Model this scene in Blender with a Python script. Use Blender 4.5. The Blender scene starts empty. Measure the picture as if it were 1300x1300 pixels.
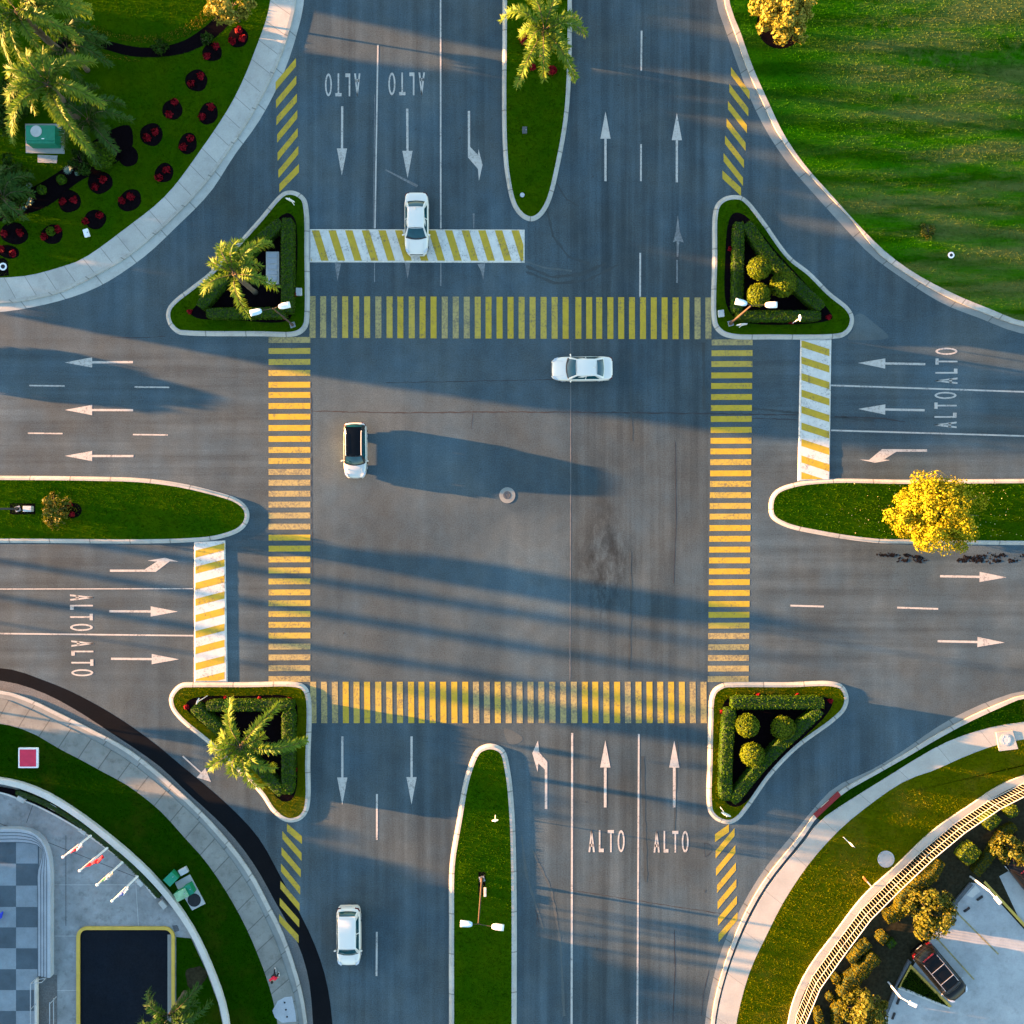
import bpy, bmesh, math, random
import numpy as np
from mathutils import Vector, Matrix

# ---------------------------------------------------------------- scene set-up
SC = bpy.context.scene
C = SC.collection
H = 72.0                       # camera height above the road
S = 17.0                       # photograph pixels per metre on the road
SUN_EL = 4.8
SHADOW_SLOPE = 9.3             # shadows run to the right and 9.3 deg down the picture

cam_d = bpy.data.cameras.new('camera')
cam = bpy.data.objects.new('camera', cam_d); C.objects.link(cam)
cam.location = (0, 0, H)
cam_d.angle = 2 * math.atan(650 / S / H)
cam_d.clip_start = 0.5; cam_d.clip_end = 3000
SC.camera = cam

W = bpy.data.worlds.new('World'); SC.world = W; W.use_nodes = True
wn = W.node_tree.nodes; wl = W.node_tree.links
for n in list(wn): wn.remove(n)
sky = wn.new('ShaderNodeTexSky'); sky.sky_type = 'NISHITA'; sky.sun_disc = False
sky.sun_elevation = math.radians(SUN_EL)
sky.sun_rotation = math.radians(-(90 - SHADOW_SLOPE))
sky.air_density = 1.0; sky.dust_density = 0.6; sky.ozone_density = 1.6
bg = wn.new('ShaderNodeBackground'); bg.inputs['Strength'].default_value = 0.08
wo = wn.new('ShaderNodeOutputWorld')
wl.new(sky.outputs[0], bg.inputs['Color']); wl.new(bg.outputs[0], wo.inputs['Surface'])

sd = bpy.data.lights.new('sun', 'SUN'); sun = bpy.data.objects.new('sun', sd); C.objects.link(sun)
sd.energy = 5.0; sd.angle = math.radians(0.5); sd.color = (1.0, 0.47, 0.17)
a_ = math.radians(SHADOW_SLOPE)
TO_SUN = Vector((-math.cos(a_), math.sin(a_), math.tan(math.radians(SUN_EL)))).normalized()
sun.rotation_euler = TO_SUN.to_track_quat('Z', 'Y').to_euler()
sun.location = (-60, 10, 30)

SC.render.engine = 'CYCLES'
SC.view_settings.view_transform = 'Standard'; SC.view_settings.look = 'None'
SC.view_settings.gamma = 1.0; SC.view_settings.exposure = 3.86
SC.cycles.max_bounces = 6; SC.cycles.diffuse_bounces = 3; SC.cycles.transparent_max_bounces = 8

rnd = random.Random(7)
nr = np.random.RandomState(11)

# ---------------------------------------------------------------- helpers
def P(px, py, z=0.0):
    """ground position of the photograph's point (px, py) when it stands at height z"""
    k = (H - z) / H / S
    return Vector(((px - 650) * k, (650 - py) * k, z))

def tag(o, label=None, cat=None, group=None, kind=None):
    if label: o['label'] = label
    if cat: o['category'] = cat
    if group: o['group'] = group
    if kind: o['kind'] = kind
    return o

def thing(name, label, cat, loc=(0, 0, 0), rz=0.0, group=None):
    o = bpy.data.objects.new(name, None); C.objects.link(o)
    o.location = loc; o.rotation_euler = (0, 0, rz); o.empty_display_size = 0.2
    return tag(o, label, cat, group)

def wloc(o):
    v = Vector((0, 0, 0))
    while o: v = v + Vector(o.location); o = o.parent
    return v

class MB:
    def __init__(s): s.v = []; s.f = []; s.uv = []; s.mi = []; s.m = 0
    def add(s, vs, fs, uvs=None):
        b = len(s.v)
        s.v += [tuple(q) for q in vs]
        s.uv += uvs if uvs else [(0, 0)] * len(vs)
        for f in fs: s.f.append(tuple(b + i for i in f)); s.mi.append(s.m)
    def box(s, c, size, rz=0.0, taper=1.0, bev=0.0, rx=0.0):
        x, y, z = (d / 2 for d in size)
        R = Matrix.Rotation(rz, 3, 'Z') @ Matrix.Rotation(rx, 3, 'X'); c = Vector(c)
        if bev <= 0:
            vs = [Vector((i * x * (taper if k > 0 else 1), j * y * (taper if k > 0 else 1), k * z)) for k in (-1, 1) for i, j in ((-1, -1), (1, -1), (1, 1), (-1, 1))]
            s.add([c + R @ q for q in vs], [(3, 2, 1, 0), (4, 5, 6, 7), (0, 1, 5, 4), (1, 2, 6, 5), (2, 3, 7, 6), (3, 0, 4, 7)])
        else:
            rings = []
            for zz, ins in ((-z, bev), (-z + bev, 0), (z - bev, 0), (z, bev)):
                t = taper if zz > 0 else 1
                X, Y = x * t, y * t; b = bev
                pts = [(-X + b, -Y + ins), (X - b, -Y + ins), (X - ins, -Y + b), (X - ins, Y - b), (X - b, Y - ins), (-X + b, Y - ins), (-X + ins, Y - b), (-X + ins, -Y + b)]
                rings.append([c + R @ Vector((p[0], p[1], zz)) for p in pts])
            s.loft(rings, True, True)
    def loft(s, rings, closed=True, caps=False, uvs=None):
        n = len(rings[0]); vs = [q for r in rings for q in r]; fs = []
        for i in range(len(rings) - 1):
            for j in range(n if closed else n - 1):
                k = (j + 1) % n
                fs.append((i * n + j, i * n + k, (i + 1) * n + k, (i + 1) * n + j))
        if caps:
            fs.append(tuple(range(n - 1, -1, -1))); b = (len(rings) - 1) * n
            fs.append(tuple(b + j for j in range(n)))
        s.add(vs, fs, uvs)
    def tube(s, pts, radii, n=8, caps=True):
        if not hasattr(radii, '__len__'): radii = [radii] * len(pts)
        pts = [Vector(p) for p in pts]; rings = []
        for i, p in enumerate(pts):
            d = (pts[min(i + 1, len(pts) - 1)] - pts[max(i - 1, 0)]).normalized()
            up = Vector((0, 0, 1)) if abs(d.z) < 0.9 else Vector((1, 0, 0))
            a = d.cross(up).normalized(); b = a.cross(d)
            rings.append([p + (a * math.cos(2 * math.pi * k / n) + b * math.sin(2 * math.pi * k / n)) * radii[i] for k in range(n)])
        s.loft(rings, True, caps)
    def lathe(s, c, prof, n=20, a=1.0, b=1.0):
        c = Vector(c)
        s.loft([[c + Vector((r * a * math.cos(2 * math.pi * k / n), r * b * math.sin(2 * math.pi * k / n), z)) for k in range(n)] for r, z in prof], True, True)
    def sheet(s, pts): s.add(pts, [tuple(range(len(pts)))])
    def prism(s, pts, z0, z1):
        """pts = list of (x,y) world, counter-clockwise or not"""
        ar = sum(pts[i][0] * pts[(i + 1) % len(pts)][1] - pts[(i + 1) % len(pts)][0] * pts[i][1] for i in range(len(pts)))
        if ar < 0: pts = pts[::-1]
        n = len(pts)
        vs = [(p[0], p[1], z0) for p in pts] + [(p[0], p[1], z1) for p in pts]
        fs = [tuple(range(n, 2 * n))] + [(i, (i + 1) % n, n + (i + 1) % n, n + i) for i in range(n)]
        s.add(vs, fs)
    def build(s, name, mats, parent=None, world=True, smooth=False, origin=None):
        me = bpy.data.meshes.new(name)
        vs = s.v; loc = Vector((0, 0, 0))
        if world:
            if parent is not None: off = wloc(parent)
            elif origin is not None: off = Vector(origin); loc = off
            else:
                a = np.array(vs); mn, mx = a.min(0), a.max(0)
                off = Vector(((mn[0] + mx[0]) / 2, (mn[1] + mx[1]) / 2, mn[2])); loc = off
            vs = [(q[0] - off.x, q[1] - off.y, q[2] - off.z) for q in vs]
        elif origin is not None: loc = Vector(origin)
        me.from_pydata(vs, [], s.f)
        if any(u != (0, 0) for u in s.uv[:400]):
            ul = me.uv_layers.new(name='UVMap')
            li = np.zeros(len(me.loops), dtype=np.int32); me.loops.foreach_get('vertex_index', li)
            ul.data.foreach_set('uv', np.array(s.uv, dtype=np.float32)[li].ravel())
        if not isinstance(mats, (list, tuple)): mats = [mats]
        for m in mats: me.materials.append(m)
        me.polygons.foreach_set('material_index', np.array(s.mi, dtype=np.int32))
        if smooth: me.polygons.foreach_set('use_smooth', np.ones(len(s.f), dtype=bool))
        me.update()
        o = bpy.data.objects.new(name, me); C.objects.link(o)
        if parent is not None: o.parent = parent
        else: o.location = loc
        return o

def npmesh(name, V, k, mat, parent=None, origin=None, extra=None):
    """V: (n*k,3) vertices of n separate k-gons (leaves, blades), optional MB joined in"""
    V = np.asarray(V, dtype=np.float64); n = len(V) // k
    off = wloc(parent) if parent is not None else Vector(origin if origin is not None else (0, 0, 0))
    V = V - np.array(off)
    loops = np.arange(n * k, dtype=np.int32); starts = np.arange(n, dtype=np.int32) * k
    mi = np.zeros(n, dtype=np.int32)
    if extra is not None:
        ev = np.array(extra.v) - np.array(off); b = len(V); V = np.vstack([V, ev])
        el = []; es = []; c = n * k
        for f in extra.f: es.append(c); el += [b + i for i in f]; c += len(f)
        loops = np.concatenate([loops, np.array(el, dtype=np.int32)]); starts = np.concatenate([starts, np.array(es, dtype=np.int32)])
        mi = np.concatenate([mi, np.ones(len(extra.f), dtype=np.int32)])
    me = bpy.data.meshes.new(name)
    me.vertices.add(len(V)); me.vertices.foreach_set('co', V.astype(np.float32).ravel())
    me.loops.add(len(loops)); me.loops.foreach_set('vertex_index', loops)
    me.polygons.add(len(starts)); me.polygons.foreach_set('loop_start', starts)
    for m in (mat if isinstance(mat, (list, tuple)) else [mat]): me.materials.append(m)
    me.polygons.foreach_set('material_index', mi)
    me.update(calc_edges=True); me.validate()
    o = bpy.data.objects.new(name, me); C.objects.link(o)
    if parent is not None: o.parent = parent
    else: o.location = off
    return o

def cr(pts, closed=False, sub=8):
    """Catmull-Rom through pixel points"""
    pts = [Vector((p[0], p[1])) for p in pts]; n = len(pts); out = []
    for i in range(n if closed else n - 1):
        if closed: p0, p1, p2, p3 = pts[i - 1], pts[i], pts[(i + 1) % n], pts[(i + 2) % n]
        else: p1, p2 = pts[i], pts[i + 1]; p0 = pts[i - 1] if i else p1 * 2 - p2; p3 = pts[i + 2] if i + 2 < n else p2 * 2 - p1
        # centripetal
        t0 = 0; t1 = t0 + max((p1 - p0).length, 1e-3) ** .5; t2 = t1 + max((p2 - p1).length, 1e-3) ** .5; t3 = t2 + max((p3 - p2).length, 1e-3) ** .5
        for k in range(sub):
            t = t1 + (t2 - t1) * k / sub
            A1 = p0 * ((t1 - t) / (t1 - t0)) + p1 * ((t - t0) / (t1 - t0)); A2 = p1 * ((t2 - t) / (t2 - t1)) + p2 * ((t - t1) / (t2 - t1)); A3 = p2 * ((t3 - t) / (t3 - t2)) + p3 * ((t - t2) / (t3 - t2))
            B1 = A1 * ((t2 - t) / (t2 - t0)) + A2 * ((t - t0) / (t2 - t0)); B2 = A2 * ((t3 - t) / (t3 - t1)) + A3 * ((t - t1) / (t3 - t1))
            out.append(B1 * ((t2 - t) / (t2 - t1)) + B2 * ((t - t1) / (t2 - t1)))
    if not closed: out.append(pts[-1])
    return out

def resample(pts, n):
    pts = [Vector(p) for p in pts]; d = [0]
    for i in range(1, len(pts)): d.append(d[-1] + (pts[i] - pts[i - 1]).length)
    out = []; j = 0
    for k in range(n):
        t = d[-1] * k / (n - 1)
        while j < len(pts) - 2 and d[j + 1] < t: j += 1
        f = (t - d[j]) / max(d[j + 1] - d[j], 1e-9); out.append(pts[j].lerp(pts[j + 1], min(max(f, 0), 1)))
    return out

def inset(poly, d):
    """offset a closed smooth pixel polygon inwards by d pixels"""
    n = len(poly)
    ar = sum(poly[i].x * poly[(i + 1) % n].y - poly[(i + 1) % n].x * poly[i].y for i in range(n))
    sg = 1 if ar > 0 else -1; out = []
    for i in range(n):
        t = (poly[(i + 1) % n] - poly[i - 1]).normalized()
        out.append(poly[i] + Vector((-t.y, t.x)) * d * sg)
    return out

def W2(p, z=0.0):
    q = P(p[0], p[1], 0); return Vector((q.x, q.y, z))

def strip_profile(mb, A, B, za, zb, side=True, z0=-0.02):
    """sheet between pixel curves A and B (same count); A side at za, B side at zb; skirts down to z0"""
    n = len(A); L = 0; rings = []; uvs = []
    for i in range(n):
        if i: L += (A[i] - A[i - 1]).length / S
        r = [W2(A[i], z0), W2(A[i], za), W2(B[i], zb), W2(B[i], z0)] if side else [W2(A[i], za), W2(B[i], zb)]
        rings.append(r); w = (A[i] - B[i]).length / S
        uvs += ([(L, 0), (L, 0.001), (L, w), (L, w + .001)] if side else [(L, 0), (L, w)])
    mb.loft(rings, False, False, uvs)

def inside(px, py, poly):
    x = np.array([p[0] for p in poly]); y = np.array([p[1] for p in poly])
    c = np.zeros(len(px), dtype=bool); j = len(x) - 1
    for i in range(len(x)):
        m = ((y[i] > py) != (y[j] > py))
        with np.errstate(divide='ignore', invalid='ignore'):
            c ^= m & (px < (x[j] - x[i]) * (py - y[i]) / (y[j] - y[i] + 1e-12) + x[i])
        j = i
    return c

# ---------------------------------------------------------------- materials
class NT:
    def __init__(s, name):
        s.m = bpy.data.materials.new(name); s.m.use_nodes = True; s.t = s.m.node_tree; s.t.nodes.clear()
        s.out = s.t.nodes.new('ShaderNodeOutputMaterial')
        s.co = s.t.nodes.new('ShaderNodeTexCoord')
    def n(s, t, **k):
        q = s.t.nodes.new(t)
        for a, b in k.items(): setattr(q, a, b)
        return q
    def l(s, a, b): s.t.links.new(a, b)
    def noise(s, scale, detail=4, vec=None, rough=.6, st=(1, 1, 1)):
        mp = s.n('ShaderNodeMapping'); mp.inputs['Scale'].default_value = st
        s.l(vec if vec else s.pos(), mp.inputs['Vector'])
        q = s.n('ShaderNodeTexNoise'); q.inputs['Scale'].default_value = scale; q.inputs['Detail'].default_value = detail; q.inputs['Roughness'].default_value = rough
        s.l(mp.outputs[0], q.inputs['Vector']); return q.outputs['Fac']
    def pos(s):
        if not hasattr(s, 'g'): s.g = s.n('ShaderNodeNewGeometry')
        return s.g.outputs['Position']
    def mr(s, v, a, b, c=0., d=1., smooth=False):
        q = s.n('ShaderNodeMapRange'); q.interpolation_type = 'SMOOTHSTEP' if smooth else 'LINEAR'
        for i, x in zip(('From Min', 'From Max', 'To Min', 'To Max'), (a, b, c, d)): q.inputs[i].default_value = x
        s.l(v, q.inputs['Value']); return q.outputs['Result']
    def math(s, op, a, b=None):
        q = s.n('ShaderNodeMath', operation=op)
        for i, x in enumerate((a, b)):
            if x is None: continue
            if isinstance(x, (int, float)): q.inputs[i].default_value = x
            else: s.l(x, q.inputs[i])
        return q.outputs[0]
    def mix(s, f, a, b, mode='MIX'):
        q = s.n('ShaderNodeMix', data_type='RGBA', blend_type=mode)
        for i, x in ((0, f), (6, a), (7, b)):
            if isinstance(x, (int, float)): q.inputs[i].default_value = x
            elif isinstance(x, tuple): q.inputs[i].default_value = (*x, 1)
            else: s.l(x, q.inputs[i])
        return q.outputs[2]
    def xyz(s, v=None):
        q = s.n('ShaderNodeSeparateXYZ'); s.l(v if v else s.pos(), q.inputs[0]); return q.outputs
    def bsdf(s, col, rough=.85, metal=0, spec=.3, bump=None, bs=.3, bd=.02, **k):
        b = s.n('ShaderNodeBsdfPrincipled')
        if isinstance(col, tuple): b.inputs['Base Color'].default_value = (*col, 1)
        else: s.l(col, b.inputs['Base Color'])
        if isinstance(rough, (int, float)): b.inputs['Roughness'].default_value = rough
        else: s.l(rough, b.inputs['Roughness'])
        b.inputs['Metallic'].default_value = metal; b.inputs['Specular IOR Level'].default_value = spec
        for a, v in k.items(): b.inputs[a.replace('_', ' ')].default_value = v
        if bump is not None:
            q = s.n('ShaderNodeBump'); q.inputs['Strength'].default_value = bs; q.inputs['Distance'].default_value = bd
            s.l(bump, q.inputs['Height']); s.l(q.outputs[0], b.inputs['Normal'])
        s.l(b.outputs[0], s.out.inputs['Surface']); return s.m

def m_plain(name, c, rough=.6, var=.12, scale=2.5, spec=.3, metal=0, **k):
    t = NT(name); f = t.mr(t.noise(scale, 5), .3, .7, 1 - var, 1 + var)
    g = t.n('ShaderNodeVectorMath', operation='SCALE'); g.inputs[0].default_value = c; t.l(f, g.inputs['Scale'])
    return t.bsdf(g.outputs[0], rough, metal, spec, **k)

def m_asphalt(name, base, lift=1.0, centre=False, grain=.46, spec=.2):
    t = NT(name)
    big = t.mr(t.noise(.09, 5),   .3, .7, .76, 1.2); mid = t.mr(t.noise(.9, 6), .3, .7, .9, 1.1)
    gr = t.mr(t.noise(11, 3, rough=.8), .25, .75, 1 - grain, 1 + grain)
    gr2 = t.mr(t.noise(60, 2), .2, .8, .85, 1.15)
    f = t.math('MULTIPLY', t.math('MULTIPLY', big, mid), t.math('MULTIPLY', gr, gr2))
    if centre:
        x, y, z = t.xyz()
        sx = t.mr(t.noise(1.0, 3, st=(1.6, .05, 1)), .35, .65, .8, 1.14)       # tyre streaks running north-south
        inx = t.math('MULTIPLY', t.mr(x, 4.33, 4.37), t.mr(x, 14.6, 15.4, 1, 0))
        wx = t.math('MULTIPLY', inx, t.mr(y, -40, -12, .6, 1.0))
        mm = t.n('ShaderNodeMix', data_type='FLOAT'); t.l(wx, mm.inputs[0]); mm.inputs[2].default_value = 1.0; t.l(t.math('MULTIPLY', sx, .88), mm.inputs[3])
        f = t.math('MULTIPLY', f, mm.outputs[0])
        # wheel-path streaks along the arms
        ns = t.mr(t.noise(1.0, 4, st=(1.1, .035, 1)), .36, .64, .80, 1.16); ew = t.mr(t.noise(1.0, 4, st=(.035, 1.1, 1)), .36, .64, .80, 1.16)
        ay = t.math('ABSOLUTE', y); ax = t.math('ABSOLUTE', x)
        mns = t.mr(ay, 11, 19, 0, 1); mew = t.math('MULTIPLY', t.mr(ax, 14, 20, 0, 1), t.mr(ay, 11, 14, 1, 0))
        for msk, q_ in ((mns, ns), (mew, ew)):
            m5 = t.n('ShaderNodeMix', data_type='FLOAT'); t.l(msk, m5.inputs[0]); m5.inputs[2].default_value = 1.0; t.l(q_, m5.inputs[3]); f = t.math('MULTIPLY', f, m5.outputs[0])
        # broad random tone, darker and lighter
        f = t.math('MULTIPLY', f, t.mr(t.noise(.16, 3, st=(1, .5, 1)), .4, .62, .84, 1.06))
        # the oily patch
        d1 = t.math('MULTIPLY', t.math('ABSOLUTE', t.math('SUBTRACT', x, 6.9)), .32)
        d2 = t.math('MULTIPLY', t.math('ABSOLUTE', t.math('ADD', y, 3.6)), .17)
        r = t.math('ADD', d1, d2)
        nn = t.math('MULTIPLY', t.mr(r, .4, 1.15, 1, 0), t.mr(t.noise(.9, 8, rough=.72, st=(1.3, .6, 1)), .38, .6, 0, 1))
        f = t.math('MULTIPLY', f, t.mr(nn, 0, 1, 1, .36))
        # paler north-south streaks at random
        wv = t.mr(t.noise(1.0, 2, st=(.55, .03, 1)), .45, .62, 1.0, 1.13); f = t.math('MULTIPLY', f, wv)
    tint = t.mix(t.mr(t.noise(.25, 3), .35, .65), base, (base[0] * 1.22, base[1] * 1.02, base[2] * .90))
    g = t.n('ShaderNodeVectorMath', operation='SCALE'); t.l(tint, g.inputs[0]); t.l(f, g.inputs['Scale'])
    return t.bsdf(g.outputs[0], .9, 0, spec, bump=t.noise(35, 3), bs=.25, bd=.006)

def m_concrete(name, c, joint=0, jw=.03, var=.12, dirt=.25, uvj=None):
    t = NT(name)
    f = t.math('MULTIPLY', t.mr(t.noise(.6, 6), .3, .7, 1 - var, 1 + var), t.mr(t.noise(9, 4, rough=.75), .25, .75, .9, 1.1))
    st = t.mr(t.noise(1.7, 7, rough=.7), .52, .72, 0, dirt)
    col = t.n('ShaderNodeVectorMath', operation='SCALE'); col.inputs[0].default_value = c; t.l(f, col.inputs['Scale'])
    cc = t.mix(st, col.outputs[0], (c[0] * .35, c[1] * .33, c[2] * .3))
    if joint:
        u = t.xyz(t.co.outputs['UV'])[0]
        md = t.math('MODULO', u, joint); ln = t.mr(t.math('ABSOLUTE', t.math('SUBTRACT', md, joint / 2)), jw * .5, jw, 1, 0)
        # slab-to-slab tone
        fl = t.math('FLOOR', t.math('DIVIDE', t.math('ADD', u, joint / 2), joint)); wn_ = t.n('ShaderNodeTexWhiteNoise', noise_dimensions='1D'); t.l(fl, wn_.inputs['W'])
        sc2 = t.n('ShaderNodeVectorMath', operation='SCALE'); t.l(cc, sc2.inputs[0]); t.l(t.mr(wn_.outputs[0], 0, 1, .92, 1.06), sc2.inputs['Scale'])
        cc = t.mix(t.math('MULTIPLY', ln, .65), sc2.outputs[0], (c[0] * .25, c[1] * .25, c[2] * .25))
    return t.bsdf(cc, .85, 0, .25, bump=t.noise(20, 4), bs=.2, bd=.006)

def m_paint(name, c, wear=.35, under=(.06, .062, .065), scale=6):
    t = NT(name); a = t.noise(scale, 8, rough=.8); b = t.noise(.8, 3)
    w = t.mr(t.math('ADD', a, t.math('MULTIPLY', t.math('SUBTRACT', b, .5), .35)), .62 - wear * .3, .72 - wear * .2, 0, .75)
    f = t.mr(t.noise(2, 4), .3, .7, .9, 1.1)
    col = t.n('ShaderNodeVectorMath', operation='SCALE'); col.inputs[0].default_value = c; t.l(f, col.inputs['Scale'])
    cr_ = t.mr(t.noise(1.2, 6, rough=.8, st=(1, .18, 1)), .63, .68, 0, .5)
    return t.bsdf(t.mix(t.math('MAXIMUM', w, cr_), col.outputs[0], under), .7, 0, .25)

def m_leaf(name, a, b, trans=.25, rough=.6, patches=None, dry=None, streak=False, dryamt=0.5, spec=.2):
    t = NT(name); g = t.n('ShaderNodeNewGeometry'); ri = g.outputs['Random Per Island']
    col = t.mix(ri, a, b)
    if patches:
        k = t.mr(t.noise(patches[0], 5, rough=.65), .38, .66); col = t.mix(k, col, patches[1], 'MIX') if len(patches) < 3 else t.mix(t.math('MULTIPLY', k, patches[2]), col, patches[1])
    if dry:
        st = (1, 1, 1) if not streak else (.16, .9, 1)
        k = t.mr(t.noise(.42 if streak else .3, 7, rough=.68, st=st), *((.44, .60) if streak else (.5, .68)), 0, dryamt)
        if streak:
            yy_ = t.xyz()[1]; bnd = t.mr(t.math('SINE', t.math('ADD', t.math('MULTIPLY', yy_, 3.1), t.math('MULTIPLY', t.noise(.12, 2), 7.0))), -.5, .5, .72, 1.2)
            sv = t.n('ShaderNodeVectorMath', operation='SCALE'); t.l(col, sv.inputs[0]); t.l(bnd, sv.inputs['Scale']); col = sv.outputs[0]
            x, y, z = t.xyz(); k = t.math('MULTIPLY', k, t.mr(x, 20, 29, .12, 1, True))
            k = t.math('MAXIMUM', k, t.math('MULTIPLY', t.mr(t.noise(1.6, 6, rough=.7), .45, .62), t.math('MULTIPLY', t.mr(x, 24, 28), t.mr(y, 27, 32, 0, .55, True))))
        col = t.mix(k, col, dry)
    b1 = t.n('ShaderNodeBsdfPrincipled'); t.l(col, b1.inputs['Base Color']); b1.inputs['Roughness'].default_value = rough; b1.inputs['Specular IOR Level'].default_value = spec
    tr = t.n('ShaderNodeBsdfTranslucent'); t.l(col, tr.inputs['Color'])
    mx = t.n('ShaderNodeMixShader'); mx.inputs[0].default_value = trans; t.l(b1.outputs[0], mx.inputs[1]); t.l(tr.outputs[0], mx.inputs[2]); t.l(mx.outputs[0], t.out.inputs['Surface'])
    return t.m

M = {}
M['asphalt'] = m_asphalt('asphalt', (.047, .074, .091), centre=True)
M['new_asphalt'] = m_asphalt('fresh_asphalt', (.0055, .0068, .009), spec=.02)
M['lot_asphalt'] = m_asphalt('dark_lot_asphalt', (.006, .009, .014), spec=.02)
M['patch_asphalt'] = m_asphalt('grey_asphalt_edge', (.09, .1, .105))
M['seam'] = m_plain('tar_seam', (.03, .03, .032), .8)
M['pale_seam'] = m_plain('pale_seam', (.11, .115, .115), .9)
M['kerb'] = m_concrete('kerb_concrete', (.37, .35, .31), joint=3.0, jw=.06, dirt=.5)
M['gutter'] = m_concrete('gutter_concrete', (.37, .37, .34), joint=3.0, jw=.05, dirt=.3)
M['gutter_grey'] = m_concrete('grey_gutter', (.19, .2, .19), joint=3.0, jw=.05, dirt=.2)
M['walk'] = m_concrete('walk_concrete', (.39, .375, .34), joint=1.55, jw=.03)
M['walk_dirty'] = m_concrete('stained_walk_concrete', (.175, .18, .165), joint=1.7, jw=.05, var=.22, dirt=.5)
M['walk_pale'] = m_concrete('pale_walk_concrete', (.36, .34, .30), joint=3.4, jw=.02, dirt=.05)
M['pad'] = m_concrete('pad_concrete', (.34, .35, .34))
M['plaza'] = m_concrete('plaza_concrete', (.2, .215, .22), var=.28, dirt=.6)
M['tile_dark'] = m_concrete('slate_tile', (.055, .08, .1), var=.2)
M['tile_pale'] = m_concrete('pale_tile', (.17, .21, .24), var=.18, dirt=.2)
M['step'] = m_concrete('step_concrete', (.29, .32, .35), dirt=.1)
M['lot'] = m_concrete('parking_concrete', (.32, .33, .33), var=.18, dirt=.3)
M['wallwhite'] = m_concrete('white_wall', (.48, .46, .42), dirt=.08)
M['yellow'] = m_paint('yellow_paint', (.40, .275, .022), .3)
M['yellow2'] = m_paint('worn_yellow_paint', (.39, .28, .045), .42)
M['yellow3'] = m_paint('faded_yellow_paint', (.33, .26, .10), .55)
M['white'] = m_paint('white_paint', (.40, .375, .34), .35)
M['white2'] = m_paint('bright_white_paint', (.52, .50, .46), .3)
M['ghost'] = m_paint('worn_white_paint', (.2, .21, .21), .8, under=(.08, .084, .088))
M['kerb_yellow'] = m_plain('yellow_kerb_paint', (.46, .31, .05), .6)
M['kerb_red'] = m_plain('red_kerb_paint', (.20, .015, .015), .6)
M['grassA'] = m_leaf('grass_lush', (.009, .058, .0005), (.040, .104, .0012), .3, patches=(.35, (.058, .104, .001), .7), spec=0)
M['grassB'] = m_leaf('grass_streaked', (.006, .078, .0006), (.030, .135, .001), .3, patches=(.22, (.05, .14, .002), .6), dry=(.125, .155, .04), streak=True, dryamt=.85, spec=0)
M['grassC'] = m_leaf('grass_dark', (.004, .030, .0003), (.014, .056, .0006), .3, patches=(.3, (.014, .042, .0006), .5), dry=(.06, .06, .006), dryamt=.35, spec=0)
M['grassD'] = m_leaf('grass_olive', (.035, .070, .0006), (.12, .13, .001), .3, patches=(.3, (.15, .14, .002), .5), dry=(.14, .115, .014), dryamt=.5, spec=0)
M['ground'] = m_plain('far_ground', (.05, .09, .02), .95)
M['mulch'] = m_plain('mulch', (.0045, .0030, .0040), .95, var=.5, scale=9, spec=0)
M['soil'] = m_plain('soil', (.026, .024, .014), .95, var=.4, scale=5, spec=0)
M['bark'] = m_plain('bark', (.10, .075, .05), .9, var=.4, scale=8)
M['red'] = m_leaf('red_flower', (.10, .002, .006), (.19, .004, .010), .1, spec=.05)
M['hedge'] = m_leaf('hedge_leaf', (.016, .055, .0015), (.05, .095, .003), .15, spec=.05)
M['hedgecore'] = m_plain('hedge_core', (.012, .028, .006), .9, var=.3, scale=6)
M['ybush'] = m_leaf('golden_hedge_leaf', (.05, .055, .002), (.10, .08, .003), .2, spec=.05)
M['ball'] = m_leaf('topiary_leaf', (.045, .085, .003), (.10, .125, .005), .2, spec=.05)
M['ytree'] = m_leaf('yellow_leaf', (.17, .165, .007), (.38, .35, .013), .3, spec=.05)
M['ytree2'] = m_leaf('ochre_leaf', (.13, .13, .012), (.28, .25, .03), .25)
M['otree'] = m_leaf('olive_leaf', (.04, .06, .003), (.12, .11, .006), .25)
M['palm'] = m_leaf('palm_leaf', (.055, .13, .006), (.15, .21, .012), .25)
M['palmshade'] = m_leaf('shaded_palm_leaf', (.010, .05, .004), (.035, .085, .006), .25)  # palm leaf again, darkened so the shadow sits in its colour
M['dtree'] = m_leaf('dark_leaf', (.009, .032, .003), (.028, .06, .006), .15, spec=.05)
M['agave'] = m_leaf('agave_leaf', (.12, .2, .16), (.2, .28, .22), .1)
M['leafy'] = m_leaf('fallen_leaf', (.45, .38, .1), (.5, .45, .3), .2)
M['litter'] = m_plain('wet_litter', (.012, .010, .010), .95, var=.4, spec=0)
M['carwhite'] = m_plain('white_car_paint', (.66, .62, .56), .25, var=.0, spec=.5, Coat_Weight=.6, Coat_Roughness=.05)
M['carsilver'] = m_plain('pearl_car_paint', (.50, .50, .48), .28, var=.0, spec=.5, metal=.15, Coat_Weight=.6, Coat_Roughness=.05)
M['carblack'] = m_plain('black_car_paint', (.004, .004, .005), .25, var=.0, spec=.12, Coat_Weight=.06, Coat_Roughness=.06)
M['glass'] = m_plain('tinted_glass', (.003, .045, .06), .06, var=.3, spec=.6, scale=1.5)
M['glassdark'] = m_plain('dark_glass', (.002, .003, .005), .1, var=.2, spec=.15)
M['tyre'] = m_plain('tyre_rubber', (.015, .015, .016), .8)
M['rim'] = m_plain('rim_metal', (.5, .5, .52), .35, metal=.8)
M['trim'] = m_plain('black_trim', (.02, .02, .022), .5)
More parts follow.
